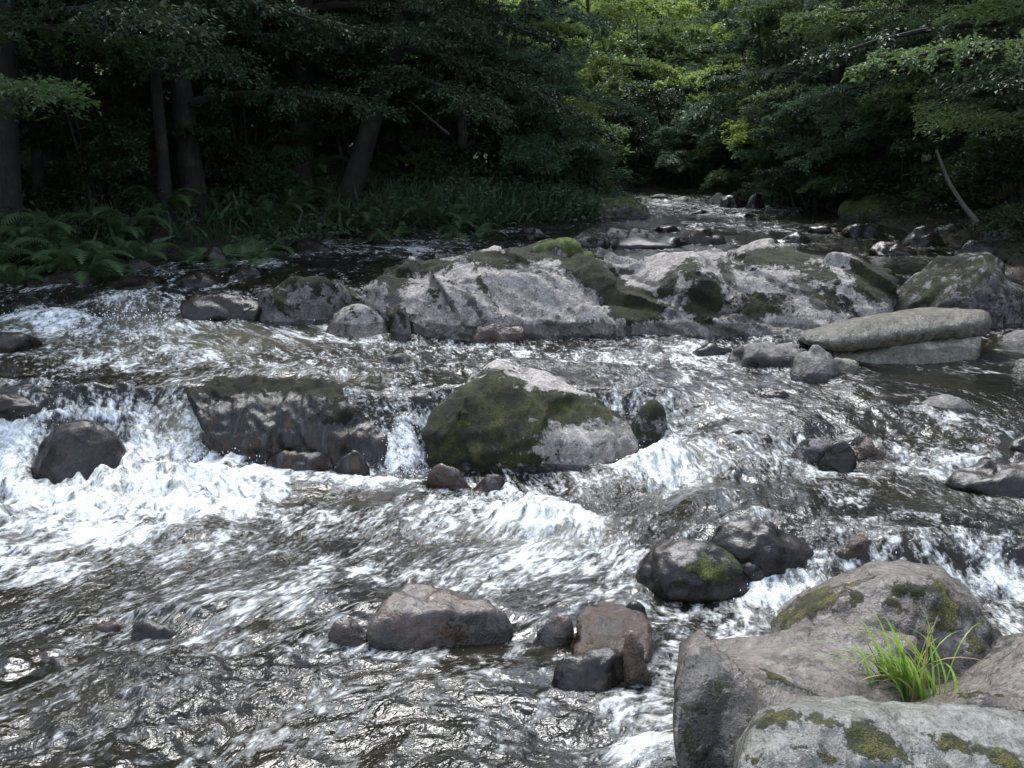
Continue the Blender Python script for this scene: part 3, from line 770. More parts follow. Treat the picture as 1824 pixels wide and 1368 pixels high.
loft('slab_rock', [[(982, 1222, 4.72), (1040, 1238, 4.64), (1100, 1246, 4.58), (1165, 1238, 4.60)],
                   [(998, 1185, 4.80), (1050, 1182, 4.76), (1100, 1186, 4.74), (1166, 1190, 4.74)],
                   [(1032, 1110, 5.10), (1070, 1100, 5.12), (1120, 1098, 5.12), (1162, 1110, 5.10)],
                   [(1058, 1080, 5.36), (1090, 1072, 5.38), (1120, 1068, 5.38), (1152, 1080, 5.36)]],
     'amber', 'tilted amber slab with a film of water running down it', 59, n=90, m=70, zw=0.0, back=0.3, wet=-1, rough=0.03, sharp=0.6, cat='rock slab')
stone(980, 1112, 1155, 1254, 'wet', 'dark smooth stone in front of the amber slab', 60, depth=0.7, boxy=0.6, peak=0.2, name='rock')
stone(1098, 1168, 1118, 1240, 'amber', 'brown upright stone on the right edge of the amber slab', 61, depth=0.8, boxy=0.7, name='rock')
stone(1100, 1160, 1068, 1110, 'wet', 'small black stone at the head of the amber slab', 62, depth=0.8, name='rock')
stone(205, 345, 1100, 1155, 'wet', 'dark rock half drowned in the lower left rapids', 63, depth=0.6, sink=0.6, name='rock')
stone(150, 235, 1105, 1140, 'red', 'low brown rock left of the half drowned dark one', 64, depth=0.6, sink=0.6, name='rock')
stone(80, 155, 1170, 1205, 'wet', 'small flat dark stone near the lower left edge', 65, depth=0.6, name='rock')
stone(-60, 75, 588, 634, 'wet', 'dark rock swept by water at the left edge', 66, depth=0.6, sink=0.6, name='rock')
stone(-40, 100, 690, 760, 'wet', 'dark rock above the left fall, cut by the left edge', 67, depth=0.6, sink=0.6, name='rock')
stone(660, 745, 628, 650, 'grey', 'low stone awash between the ledge and outcrop', 68, depth=0.5, sink=0.5, name='rock')

# --- upstream rocks
far = [(920, 978, 404, 428, 'wet', 'dark round stone upstream, left of the far mossy rocks', 0), (1003, 1105, 406, 442, 'mossy', 'mossy hump upstream behind the outcrop', .7),
       (1075, 1185, 404, 436, 'mossy', 'grey topped mossy rock beside the far mossy hump', .45), (1090, 1235, 418, 444, 'wet', 'long dark low rock just behind the outcrop', 0),
       (1215, 1295, 404, 436, 'wet', 'slate coloured rock with a small plant on its right', 0), (1160, 1215, 400, 414, 'wet', 'low dark stone in the far ripples behind the slate rock', 0),
       (1290, 1345, 378, 388, 'wet', 'thin black stone in the shining far channel', 0), (1225, 1262, 372, 380, 'wet', 'thin black stone left of the other in the far channel', 0),
       (1258, 1306, 343, 364, 'grey', 'pale angular stone at the far bend', 0), (1278, 1330, 346, 370, 'wet', 'dark stone right of the pale one at the far bend', 0),
       (1322, 1362, 344, 372, 'wet', 'brownish stone on the right bank at the far bend', .1), (1158, 1190, 345, 355, 'grey', 'little grey stone at the far bend, leftmost', 0),
       (1195, 1250, 349, 360, 'grey', 'low grey stone by the dark far bank', 0), (1040, 1158, 350, 392, 'bright_moss', 'long mossy rock at the tip of the left bank', .75),
       (1500, 1620, 342, 392, 'bright_moss', 'boulder thick with bright yellow green moss on the right bank', 1.0), (1590, 1680, 345, 385, 'bright_moss', 'duller mossy stone beside the bright green one', .65),
       (1440, 1500, 398, 418, 'wet', 'dark low rock at the right side of the far channel', 0), (1500, 1570, 396, 424, 'wet', 'blackish rock below the bright green moss boulder', 0),
       (1600, 1680, 400, 440, 'wet', 'dark angular rock at the right water edge', .2), (1660, 1752, 390, 425, 'wet', 'grey flat rock at the foot of the leaning dead trunk', 0),
       (1745, 1900, 378, 445, 'mossy', 'large dim mossy rock at the right edge under the trees', .6), (1700, 1790, 425, 470, 'wet', 'dark rock above the moss capped boulder at right', .15),
       (1760, 1880, 470, 500, 'red', 'pinkish flat stone on the right bank edge', 0), (1770, 1900, 580, 625, 'grey', 'flat dark ledge stone in the right hand pool', 0),
       (1385, 1440, 412, 436, 'wet', 'low stone right behind the outcrop crest', 0), (745, 830, 448, 472, 'wet', 'dark stone behind the left end of the outcrop', 0),
       (480, 600, 425, 452, 'wet', 'dark low rock beside the small far left fall', 0), (350, 410, 436, 470, 'wet', 'brownish stone at the left bank fall', 0),
       (200, 290, 455, 482, 'wet', 'dark round stone near the left bank', 0), (60, 175, 478, 512, 'wet', 'flat brownish stone in the left bank shallows', 0), (190, 330, 486, 516, 'wet', 'long flat dark stone in the left bank shallows', 0),
       (310, 400, 480, 510, 'wet', 'low dark stone at the end of the left bank shallows', 0), (-80, 50, 470, 505, 'wet', 'dark stone at the left edge under the ferns', 0),
       (640, 720, 425, 440, 'wet', 'small dark stone in the upstream rapids', 0), (560, 640, 408, 424, 'wet', 'brownish stone under the left bank grass', 0), (820, 880, 398, 414, 'wet', 'black stone under the grassy left bank', 0),
       (1555, 1640, 430, 458, 'wet', 'dark rock between outcrop and the right bank', 0), (410, 470, 470, 492, 'wet', 'small dark stone midstream upstream left', 0)]
for i, (a, b, c, d, mt, lb, ms) in enumerate(far):
    stone(a, b, c, d, mt, lb, 100 + i, moss=ms, depth=0.8 if ms < 0.9 else 0.7, name='rock', boxy=0.65, wet=0.05)

# ------------------------------------------------------------------ water
def ell(px, py, L):
    a = np.zeros_like(px)
    for (cx, cy, rx, ry, s) in L:
        q = np.sqrt(((px - cx) / rx) ** 2 + ((py - cy) / ry) ** 2)
        a = np.maximum(a, s * (1 - sstep(0.35, 1.25, q)))
    return a


FOAM_GLARE = [(120, 915, 250, 75, 0.95), (330, 895, 170, 60, 1.0), (40, 1000, 180, 55, 0.62), (260, 975, 260, 45, 0.55), (450, 875, 90, 35, 0.8), (560, 930, 190, 40, 0.36),
        (0, 790, 75, 80, 0.95), (235, 840, 30, 50, 0.9), (30, 840, 40, 50, 0.9), (150, 748, 130, 16, 0.75), (255, 800, 35, 70, 0.7), (330, 800, 80, 45, 0.5), (400, 835, 60, 25, 0.9), (716, 800, 38, 55, 1.0), (640, 862, 130, 16, 0.75),
        (220, 592, 330, 30, 0.42), (80, 575, 130, 20, 0.62), (320, 650, 340, 30, 0.30), (230, 545, 140, 18, 0.45), (560, 600, 150, 16, 0.4), (430, 545, 60, 26, 0.45), (640, 640, 260, 22, 0.22),
        (1165, 850, 115, 34, 0.85), (975, 945, 130, 40, 0.9), (850, 925, 220, 55, 0.45), (1010, 1000, 220, 40, 0.45), (1250, 830, 90, 35, 0.5), (1340, 800, 110, 60, 0.28), (1210, 800, 40, 40, 0.45),
        (1395, 1062, 95, 36, 0.92), (1470, 1015, 40, 40, 0.5), (1140, 1345, 120, 35, 0.6), (1185, 1280, 40, 80, 0.35), (1790, 1050, 90, 45, 0.65), (1640, 842, 190, 20, 0.4), (1510, 850, 130, 18, 0.35), (1740, 985, 90, 40, 0.35),
        (700, 440, 300, 24, 0.42), (430, 445, 60, 9, 0.6), (470, 470, 60, 10, 0.4), (1240, 368, 260, 26, 0.50), (1340, 405, 200, 16, 0.35), (850, 412, 200, 10, 0.45), (1390, 412, 30, 8, 0.5), (1100, 400, 300, 10, 0.2), (60, 512, 140, 7, 0.45), (290, 490, 120, 9, 0.3),  # far patches: riffles plus glare painted into the white
        (250, 1140, 200, 40, 0.22), (480, 1170, 280, 50, 0.12), (820, 1020, 320, 60, 0.36), (1330, 700, 260, 60, 0.2), (450, 1080, 300, 50, 0.2), (900, 1250, 250, 80, 0.16), (650, 1300, 600, 60, 0.08)]  # mid-river patches also paint a silvery sheen into the colour
CALM = [(1700, 660, 260, 80, 0.75), (1650, 880, 200, 30, 0.5), (560, 560, 80, 15, 0.3), (100, 500, 300, 15, 0.5), (1500, 390, 120, 15, 0.5)]
ROUGH = [(150, 900, 330, 100, 1.0), (980, 940, 250, 80, 0.8), (1180, 850, 160, 50, 0.8), (250, 600, 350, 50, 0.6), (1400, 1050, 120, 60, 0.7), (400, 1130, 450, 130, 0.35), (1350, 820, 200, 70, 0.5)]
MOUND = [(140, 738, 0.42, 0.05), (1160, 852, 0.30, 0.10), (975, 945, 0.26, 0.14), (1330, 785, 0.28, 0.08), (1655, 965, 0.42, 0.10), (100, 885, 0.35, 0.06), (330, 880, 0.3, 0.10), (430, 860, 0.2, 0.08), (90, 575, 0.4, 0.12), (220, 545, 0.5, 0.10),
         (350, 1100, 0.35, 0.07), (560, 1060, 0.4, 0.06), (1250, 905, 0.3, 0.06), (290, 600, 0.4, 0.06), (60, 650, 0.5, 0.08), (430, 620, 0.5, 0.05), (800, 1240, 0.4, 0.05), (250, 1240, 0.4, 0.05), (1460, 760, 0.35, 0.04)]
NR, NC = 760, 820
ys = 1.0 / np.linspace(1 / 2.2, 1 / 37.0, NR)
ys = np.sort(np.concatenate([ys, np.linspace(8.1, 8.9, 45)]))
s = np.linspace(-1, 1, NC)
WY = np.repeat(ys[:, None], NC, 1)
WX = s[None] * (1.6 + 0.56 * WY)
B0 = z0(WX, WY)
px, py = to_px(np.stack([WX, WY, B0], -1))
foam_glare = ell(px, py, FOAM_GLARE); calm = ell(px, py, CALM); rgh = ell(px, py, ROUGH)
# along / across coordinates of the current
warp = 0.35 * fbm(WX * 0.35, WY * 0.35, 2.0, 2)
bend = 0.45 * (WY - 6) * sstep(12, 5, WY) * sstep(3.0, -1.0, WX)
ac = WX - bend + warp * 1.3
al = WY + 0.25 * WX + 0.25 * fbm(WX * 0.5, WY * 0.5, 7.0, 2)
cell = np.gradient(ys)[:, None] * np.ones((1, NC))
H = np.zeros_like(WX)


def crest(n):                                # rounded troughs, sharper tops
    return 1.0 - 2.0 * np.abs(n)


amp = (0.75 + 1.0 * rgh) * (1 - calm * 0.85)
amp *= 0.45 + 0.95 * sstep(-0.5, 0.6, fbm(ac * 0.9, al * 0.45, 31, 3))
for i, (lam, a, an) in enumerate([(1.5, 0.040, 1.8), (0.75, 0.038, 1.8), (0.38, 0.026, 1.8), (0.2, 0.019, 1.7), (0.11, 0.011, 1.6), (0.06, 0.0035, 1.3)]):
    fade = 1 - sstep(0.35, 0.9, cell / lam)
    q = noise3(ac / lam + 3 * i + 0.3 * H * 10, al / (lam * an) + 7 * i, i * 1.7)
    q2 = noise3(ac / (lam * 0.8) + 11, al / (lam * 0.7) + 5, i * 2.7 + 40)
    H += a * fade * amp * ((0.55 if lam > 0.3 else 0.2) * crest(q) + (0.8 if lam > 0.3 else 1.0) * q2)
for (cx, cy, rr, hh) in MOUND:
    p = water_at(cx, cy)
    H += hh * np.exp(-(((WX - p[0]) / rr) ** 2 + ((WY - p[1]) / (rr * 0.8)) ** 2))
# boiling froth
bil = 0
for i, lam in enumerate([0.22, 0.11, 0.06, 0.035]):
    bil = bil + (lam * 0.16) * (1 - 2 * np.abs(noise3(WX / lam, WY / (lam * 0.9), 50 + i))) * (1 - sstep(0.4, 1.0, cell / lam))
H += bil * sstep(0.35, 0.9, foam_glare) * 1.1
# wash round stones: pile up upstream, trough and froth downstream
for (fx, fy, rx, ry, zt) in FOOT:
    if fy > 34: continue
    qx = (WX - fx) / (rx + 0.06); qy = (WY - fy) / (ry + 0.06)
    q = np.sqrt(qx ** 2 + qy ** 2)
    m = (q < 2.2)
    if not m.any(): continue
    up = np.exp(-((q - 1.15) / 0.22) ** 2) * m
    sc = min(1.0, rx / 0.4)
    H += up * np.clip(qy, -0.4, 1.0) * 0.035 * sc * (1 - calm)
    down = np.exp(-((qx) / 0.9) ** 2) * sstep(-2.0, -1.0, qy) * (qy < 0) * m
    foam_glare = np.maximum(foam_glare, (0.22 * up + 0.20 * down) * (1 - calm) * (1 if rx > 0.12 else 0.6))
steep = np.clip(np.abs(np.gradient(B0, axis=0) / cell), 0, 3)
H *= 1 - 0.5 * sstep(0.5, 1.5, steep)
# falls: strands along the drop
strand = noise3(WX * 9, WY * 1.2, 90) * 0.02 + noise3(WX * 22, WY * 2.5, 91) * 0.008
H += strand * sstep(0.3, 1.2, steep)
foam_glare = np.maximum(foam_glare, 0.34 * sstep(0.5, 1.4, steep))
foam_glare = np.clip(foam_glare + 0.19 * (1 - calm) * sstep(20, 12, WY) + 0.22 * fbm(ac * 1.5, al * 0.6, 60, 4) + 0.05 * (1 - calm) * (H > 0.03), 0, 1)
aer = np.clip(ell(px, py, [(330, 790, 110, 70, 0.8), (150, 900, 300, 90, 0.5), (250, 600, 380, 60, 0.55), (0, 780, 90, 80, 0.6), (1180, 850, 130, 45, 0.4), (975, 950, 150, 50, 0.4), (500, 650, 300, 50, 0.2)])
              * (0.6 + 0.8 * fbm(ac * 1.2, al, 71, 3)), 0, 1)
rip = np.clip((0.75 + 0.5 * rgh) * (1 - 0.55 * calm) * (0.85 + 0.7 * fbm(ac * 1.1, al * 0.6, 81, 3)), 0.15, 1.6)
inside = river_s(WX, WY)
WZ = B0 + H - 0.25 * sstep(-0.1, -0.6, inside)
V = np.stack([WX, WY, WZ], -1).reshape(-1, 3)
Fq = grid_faces(len(ys), NC)
ok = (inside.reshape(-1)[Fq] > -0.7).any(1)
Fq = Fq[ok]
used = np.unique(Fq); remap = np.zeros(len(V), np.int64); remap[used] = np.arange(len(used))
fl = np.stack([ac + 0 * al, al + 1.2 * (B0), 0 * al], -1).reshape(-1, 3)
tag(link('river', mesh_from('river', V[used], remap[Fq], M['water'], attrs={'foam_glare': foam_glare.reshape(-1)[used], 'aer': aer.reshape(-1)[used], 'rip': rip.reshape(-1)[used], 'flow': fl[used]})),
    'fast brown river with white rapids and glinting ripples', kind='structure')


# ------------------------------------------------------------------ leaves and trees
def leaves_mesh(name, P, A, Nn, size, mat, wide=0.55):
    """P base points, A long axis, Nn normal; each leaf is a folded pointed blade of two triangles"""
    n = len(P)
    A = A / (np.linalg.norm(A, axis=1)[:, None] + 1e-9)
    S = np.cross(A, Nn); S /= np.linalg.norm(S, axis=1)[:, None] + 1e-9
    U = np.cross(S, A)
    s = size[:, None]
    v0 = P; v2 = P + A * s - U * s * 0.08
    v1 = P + A * s * 0.45 + S * s * wide * 0.5 + U * s * 0.10; v3 = P + A * s * 0.45 - S * s * wide * 0.5 + U * s * 0.10
    V = np.stack([v0, v1, v2, v3], 1).reshape(-1, 3)
    i = np.arange(n)[:, None] * 4
    Fq = np.concatenate([i + np.array([[0, 1, 2]]), i + np.array([[0, 2, 3]])], 0)
    return mesh_from(name, V, Fq, mat, smooth=False)


def bough_leaves(r, base, dirv, L, n, width=0.42, droop=0.25, ntw=None):
    """flat layered spray of twigs with leaves; returns points, axes, normals"""
    ntw = ntw or max(8, int(L * 9))
    dirv = dirv / np.linalg.norm(dirv)
    side = np.cross(dirv, [0, 0, 1.0]); side /= np.linalg.norm(side) + 1e-9
    t0 = r.uniform(0.18, 1.0, ntw); sg = np.where(np.arange(ntw) % 2 == 0, 1, -1)
    tl = L * width * (1.15 - t0) * r.uniform(0.5, 1.15, ntw) + 0.12
    tw = r.integers(0, ntw, n)
    u = r.uniform(0.0, 1.0, n) ** 0.8
    t = t0[tw]
    main = base + dirv * (L * t)[:, None]
    main[:, 2] -= droop * L * t ** 2
    tdir = (side[None] * sg[tw][:, None] * 0.85 + dirv[None] * 0.6)
    tz = r.uniform(-0.28, 0.18, ntw)[tw]
    q = main + tdir * (tl[tw] * u)[:, None]
    q[:, 2] += tl[tw] * u * tz - 0.25 * tl[tw] * u ** 2
    q += r.normal(0, 0.03, (n, 3)) + r.normal(0, 0.02, (n, 3))
    A = tdir + r.normal(0, 0.55, (n, 3)); A[:, 2] -= 0.25
    Nn = np.array([0, 0, 1.0]) + r.normal(0, 0.38, (n, 3))
    return q, A, Nn


PROTO = []


def tree_proto(kind, seed, height, tr, crown0, nb, blen, leaf, mat, bark='bark', lean=(0.0, 0.0), per=230, droop=0.25, stems=1, label=''):
    r = np.random.default_rng(seed)
    root = bpy.data.objects.new(kind, None); COL.objects.link(root)
    allP, allA, allN = [], [], []
    for sidx in range(stems):
        off = np.array([0, 0, 0.0]) if stems == 1 else np.array([*r.normal(0, 0.25, 2), 0])
        ln = np.array(lean) + (0 if stems == 1 else r.normal(0, 0.22, 2))
        hz = height * (1 if stems == 1 else r.uniform(0.7, 1.0))
        zz = np.linspace(-0.4, hz, 16)
        wob = np.stack([0.12 * noise3(zz * 0.5, seed + sidx * 3.3, 0), 0.12 * noise3(zz * 0.5, seed + 9, sidx * 1.3)], 1) * (zz[:, None] > 0)
        path = np.stack([off[0] + ln[0] * zz + wob[:, 0], off[1] + ln[1] * zz + wob[:, 1], zz], 1)
        rad = tr * (1 - 0.80 * np.clip(zz / hz, 0, 1)) * (1 + 0.6 * np.exp(-np.clip(zz, 0, 9) / 0.25))
        if stems > 1: rad = rad * r.uniform(0.6, 1.0)
        link('trunk', mesh_from('trunk', *tube(path, rad, 9), M[bark]), root)
        nbs = nb // stems
        for b in range(nbs):
            f = (b + r.uniform(0, 1)) / nbs
            h = crown0 + (hz - crown0) * f * 0.97
            p0 = np.array([np.interp(h, zz, path[:, k]) for k in range(3)])
            az = b * 2.399 + r.uniform(-0.5, 0.5) + seed
            L = blen * (1.05 - 0.62 * f ** 1.5) * r.uniform(0.7, 1.15)
            dv = np.array([math.cos(az), math.sin(az), 0.18 + 0.5 * f + r.uniform(-0.12, 0.12)])
            dv /= np.linalg.norm(dv)
            q, A, Nn = bough_leaves(r, p0, dv, L, int(per * (L / blen) ** 1.3) + 30, droop=droop)
            allP.append(q); allA.append(A); allN.append(Nn)
            tt = np.linspace(0, 0.9, 7)
            bp = p0 + dv * (L * tt)[:, None]; bp[:, 2] -= droop * L * tt ** 2
            r0 = max(0.012, np.interp(h, zz, rad) * 0.42)
            if b % 2 == 0 or f < 0.4:
                link('limb', mesh_from('limb', *tube(bp, r0 * (1 - tt * 0.9), 5), M[bark]), root)
    P = np.concatenate(allP); A = np.concatenate(allA); Nn = np.concatenate(allN)
    sz = leaf * r.uniform(0.6, 1.25, len(P))
    link('crown', leaves_mesh('crown', P, A, Nn, sz, M[mat]), root)
    return root


def copy_thing(root, label, cat, loc, rz, sc, group=None, first=[0]):
    if root.get('used'):
        c = root.copy(); COL.objects.link(c)
        for ch in list(root.children):
            d = ch.copy(); COL.objects.link(d); d.parent = c
    else:
        c = root
        c['used'] = 1
    c.location = loc; c.rotation_euler = (0, 0, rz); c.scale = (sc, sc, sc)
    tag(c, label, cat, group)
    return c


beech_a = tree_proto('beech_tree', 1, 13, 0.20, 1.6, 34, 4.0, 0.088, 'leaf', per=1900)
beech_b = tree_proto('beech_tree', 2, 12, 0.17, 1.2, 32, 3.6, 0.088, 'leaf_blue', per=1900, droop=0.32)
dark_a = tree_proto('oak_tree', 3, 14, 0.24, 2.2, 34, 4.2, 0.095, 'leaf_shade', per=1900, lean=(0.05, 0.02))
sunlit_a = tree_proto('ash_tree', 4, 12, 0.16, 1.8, 32, 3.6, 0.10, 'leaf_sunlit', per=1900)
slim_a = tree_proto('alder_tree', 5, 11, 0.10, 3.0, 22, 2.6, 0.10, 'leaf_blue', per=600)
bush_a = tree_proto('hazel_bush', 6, 3.0, 0.035, 0.3, 30, 1.5, 0.078, 'leaf_blue', per=700, stems=5, droop=0.35)
bush_b = tree_proto('hazel_bush', 7, 2.6, 0.03, 0.2, 30, 1.4, 0.078, 'leaf', per=700, stems=5, droop=0.35)
bush_c = tree_proto('holly_bush', 8, 3.2, 0.04, 0.2, 30, 1.5, 0.08, 'leaf_shade', per=700, stems=5, droop=0.3)


def plant(proto, px, d, label, cat, rz, sc=1.0, group=None, lean=None):
    x = (px - 912) * d / F
    z = float(ground_z(np.array([x]), np.array([float(d)]))[0])
    c = copy_thing(proto, label, cat, (x, d, z - 0.05), rz, sc, group)
    if lean is not None: c.rotation_euler = (lean[0], lean[1], rz)
    return c


# trees that can be told apart: px of the foot, metres upstream
TR = [
    (dark_a, 15, 16.0, 'thick dark trunked tree at the left edge over the ferns', 0.3, 1.0),
    (dark_a, 110, 19.5, 'dark tree deep in the shade behind the left edge trunk', 1.9, 1.05),
    (beech_a, -160, 14.0, 'leafy tree reaching bright boughs in from the upper left corner', 2.5, 0.95),
    (slim_a, 80, 18.0, 'thin pale lit stem second from the left edge', 0.8, 1.0),
    (dark_a, 250, 21.0, 'broad dark tree behind the left ferns', 4.4, 1.0),
    (slim_a, 300, 18.5, 'slender shaded stem among the left trees', 2.2, 1.1),
    (dark_a, 355, 19.5, 'dark straight trunk above the middle of the fern bank', 3.1, 0.9),
    (beech_b, 440, 23.5, 'dim layered tree back in the left wood', 5.5, 1.0),
    (dark_a, 540, 22.0, 'grey boled tree with drooping boughs near the left centre', 0.1, 1.0),
    (slim_a, 800, 27.0, 'slim leaning tree whose dark stem crosses the bright leaves', 3.9, 1.1),
    (dark_a, 700, 26.0, 'shaded tree behind the leaning trunk', 2.7, 1.0),
    (beech_b, 880, 26.5, 'blue green tree above the grassy bank point', 1.2, 0.9),
    (sunlit_a, 985, 27.5, 'bright sunlit tree overhanging the far bend from the left', 4.8, 1.0),
    (sunlit_a, 1040, 42.0, 'far sunlit tree at the head of the river gap', 0.5, 0.75),
    (sunlit_a, 1190, 46.0, 'pale green tree farthest up the river gap', 2.0, 0.8),
    (sunlit_a, 1130, 54.0, 'distant light tree filling the gap above the bend', 5.0, 0.95),
    (beech_a, 1260, 39.0, 'rounded green tree above the far pale stone', 3.7, 0.7),
    (beech_b, 1340, 36.0, 'cool green tree right of the river gap', 2.2, 0.85),
    (sunlit_a, 1370, 38.0, 'yellowish tree rising behind the right bank', 1.1, 1.0),
    (sunlit_a, 1400, 30.5, 'tree leaning out with spreading layers over the far channel', 0.2, 0.95),
    (beech_b, 1475, 27.0, 'twin stemmed looking tree behind the mossy bank stones', 5.8, 0.9),
    (beech_a, 1545, 25.5, 'dark stemmed tree behind the bright moss boulder', 3.3, 1.0),
    (dark_a, 1590, 29.0, 'tall dim tree back from the right bank', 0.9, 1.1),
    (beech_b, 1680, 23.0, 'right bank tree with low bluish boughs', 4.0, 0.95),
    (beech_a, 1790, 20.0, 'tree at the right with flat sprays over the leaning dead trunk', 2.4, 0.95),
    (dark_a, 1900, 17.5, 'heavy dark tree just past the right edge', 1.3, 1.0),
    (beech_a, 1985, 14.5, 'near right bank tree whose leaves cut the right edge', 5.1, 0.9),
    (sunlit_a, 1600, 36.0, 'sunlit tree high behind the right wood', 3.0, 1.2),
]
for pr, a, d, lb, rz, sc in TR:
    plant(pr, a, d, lb, 'tree', rz, sc, 'trees along the river banks')

# the leaning trunk left of centre
plant(dark_a, 618, 21.5, 'dark trunk leaning to the right above the ferns', 'tree', 0.0, 0.9, 'trees along the river banks', lean=(0.0, R(15)))
plant(slim_a, 820, 23.2, 'narrow dark stem rising straight from the grassy bank', 'tree', 1.0, 1.15, 'trees along the river banks', lean=(0, R(2)))

BU = [
    (bush_c, 40, 17.5, 'dark bush under the left edge trees', .2, 1.0), (bush_c, 180, 18.5, 'dark bush behind the left ferns', 1.2, 1.1), (bush_c, 300, 20.0, 'shadowy bush left of the straight trunk', 2.7, 1.0),
    (bush_c, 430, 21.0, 'low dark bush in the left wood', 3.9, 1.0), (bush_a, 520, 22.3, 'dusky bush below the grey boled tree', 5.1, .9), (bush_c, 640, 23.2, 'tangled bush at the foot of the leaning trunk', .6, 1.05),
    (bush_b, 740, 24.2, 'rounded bush behind the bank grass', 1.9, 1.0), (bush_c, 800, 24.5, 'big dusky bush left of the bank point', 3.3, 1.3), (bush_a, 890, 24.2, 'blue green bush above the bank point', 4.2, 1.2),
    (bush_a, 965, 24.0, 'bush leaning over the water at the bank point', 2.2, 1.1), (bush_b, 1020, 25.2, 'outermost bush on the left bank point', 5.0, .8), (bush_a, 930, 26.0, 'tall bush behind the bank point', 0.4, 1.5),
    (bush_c, 1090, 36.0, 'dark bush across the far bend', 0.9, 1.2), (bush_c, 1180, 35.6, 'dark bush behind the far bend stones', 2.9, 1.2), (bush_c, 1250, 34.6, 'dark bush right of the far bend', 4.9, 1.1),
    (bush_a, 1225, 33.8, 'pale tipped bush drooping over the far bend', 1.7, .9), (bush_b, 1325, 32.5, 'bush on the corner of the right bank', 3.6, 1.0), (bush_a, 1400, 27.5, 'glossy leaved bush over the right bank', 2.4, 1.05),
    (bush_c, 1450, 26.0, 'dark bush under the layered trees', 5.4, .9), (bush_b, 1510, 25.0, 'bush behind the bright moss boulder', .3, .9), (bush_c, 1610, 24.0, 'dark bush right of the moss boulders', 1.4, 1.0),
    (bush_c, 1700, 21.5, 'dark bush behind the leaning dead trunk', 2.6, 1.0), (bush_b, 1810, 18.5, 'leafy bush at the right edge', 3.8, .8), (bush_c, 1880, 17.5, 'dark bush past the right edge rocks', 4.7, 1.0),
      (bush_a, 850, 27.0, 'tall rounded shrub mass behind the left bank bushes', 0.7, 2.0), (bush_b, 960, 29.0, 'tall shrub farthest along the left bank', 1.7, 1.9), (bush_b, 1085, 38.5, 'green shrub above the dark bush of the far bend', 2.8, 2.0),
      (bush_b, 1170, 40.0, 'large pale shrub at the head of the river', 3.3, 2.3), (bush_a, 1270, 37.0, 'big bluish shrub overhanging the far bend', 4.4, 2.1), (bush_b, 1345, 34.0, 'big green shrub on the corner behind the bank bush', 5.2, 2.0),
      (bush_a, 1430, 30.0, 'big bluish shrub behind the right bank trees', .9, 2.0), (bush_b, 1540, 29.0, 'broad green shrub behind the dark stemmed tree', 1.9, 2.0), (bush_a, 1660, 26.0, 'broad bluish shrub deep on the right bank', 2.9, 1.9),
      (bush_b, 1790, 23.0, 'broad shrub behind the right edge tree', 3.6, 1.8), (bush_c, -20, 22.0, 'tall holly closing the left edge of the wood', .5, 2.2), (bush_c, 120, 25.0, 'tall holly deep behind the left ferns', 1.5, 2.4),
      (bush_c, 240, 27.0, 'tall holly far back left of the straight trunk', 2.5, 2.4), (bush_c, 360, 26.0, 'tall holly right behind the straight trunk', 3.5, 2.3), (bush_c, 470, 28.0, 'tall holly far back left of the grey boled tree', 4.5, 2.5),
      (bush_c, 570, 27.0, 'tall holly between the grey boled and leaning trunks', 5.5, 2.3), (bush_c, 680, 29.0, 'tall holly behind the leaning trunk', 6.1, 2.3), (bush_a, 760, 31.0, 'tall hazel far back in the middle of the left wood', 1.1, 2.4),
      (bush_b, 1120, 44.0, 'sunlit shrub highest in the river gap', 0.2, 2.6), (bush_b, 1230, 45.0, 'sunlit shrub right of the highest one in the gap', 3.2, 2.6), (bush_b, 1040, 40.0, 'sunlit shrub left in the river gap', 4.2, 2.3)]
for pr, a, d, lb, rz, sc in BU:
    plant(pr, a, d, lb, 'bush', rz, sc, 'bushes along the banks')

# leaning dead trunk on the right bank
p = [at_d(1668, 268, 17.6), at_d(1690, 325, 17.2), at_d(1715, 365, 16.9), at_d(1742, 398, 16.6)]
dt = bpy.data.objects.new('dead_trunk', None); COL.objects.link(dt); dt.location = p[-1]
pp = np.array(p[::-1]) - p[-1]
link('stem', mesh_from('stem', *tube(np.stack([np.interp(np.linspace(0, 3, 14), range(4), pp[:, k]) for k in range(3)], 1), np.linspace(0.045, 0.022, 14), 7), M['bark_pale']), dt)
tag(dt, 'pale bare dead trunk leaning left over the right bank rocks', 'dead tree')
p = [at_d(730, 180, 22.5), at_d(800, 240, 22.0)]
fb = link('fallen_branch', mesh_from('fallen_branch', *tube(np.linspace(p[1], p[0], 8) - p[1], np.linspace(0.03, 0.012, 8), 6), M['bark_pale']), loc=p[1])
tag(fb, 'thin pale broken branch slanting through the dark left wood', 'branch')

# background wood: everything beyond that reads as one mass
r = np.random.default_rng(5)
PB, AB, NB = [], [], []
for i in range(1500):
    if i < 330: x = r.uniform(-45, -9); y = r.uniform(17, 60)
    elif i < 620: x = r.uniform(9, 45); y = r.uniform(17, 60)
    else: x = r.uniform(-12, 22); y = r.uniform(48, 75)
    g = float(ground_z(np.array([x]), np.array([y]))[0])
    c = np.array([x, y, g + r.uniform(0.5, 15 if i < 620 else 8)])
    n = 95
    d = r.normal(size=(n, 3)); d /= np.linalg.norm(d, axis=1)[:, None]
    PB.append(c + d * np.array([2.0, 2.0, 0.8]) * r.uniform(0.3, 1, (n, 1)) ** 0.5); AB.append(r.normal(size=(n, 3))); NB.append(np.array([0, 0, 1]) + r.normal(0, .6, (n, 3)))
PB = np.concatenate(PB)
tag(link('distant_wood', leaves_mesh('distant_wood', PB, np.concatenate(AB), np.concatenate(NB), r.uniform(0.25, 0.5, len(PB)), M['leaf_sunlit'])), 'dense wood covering the valley sides behind the river trees', kind='stuff')


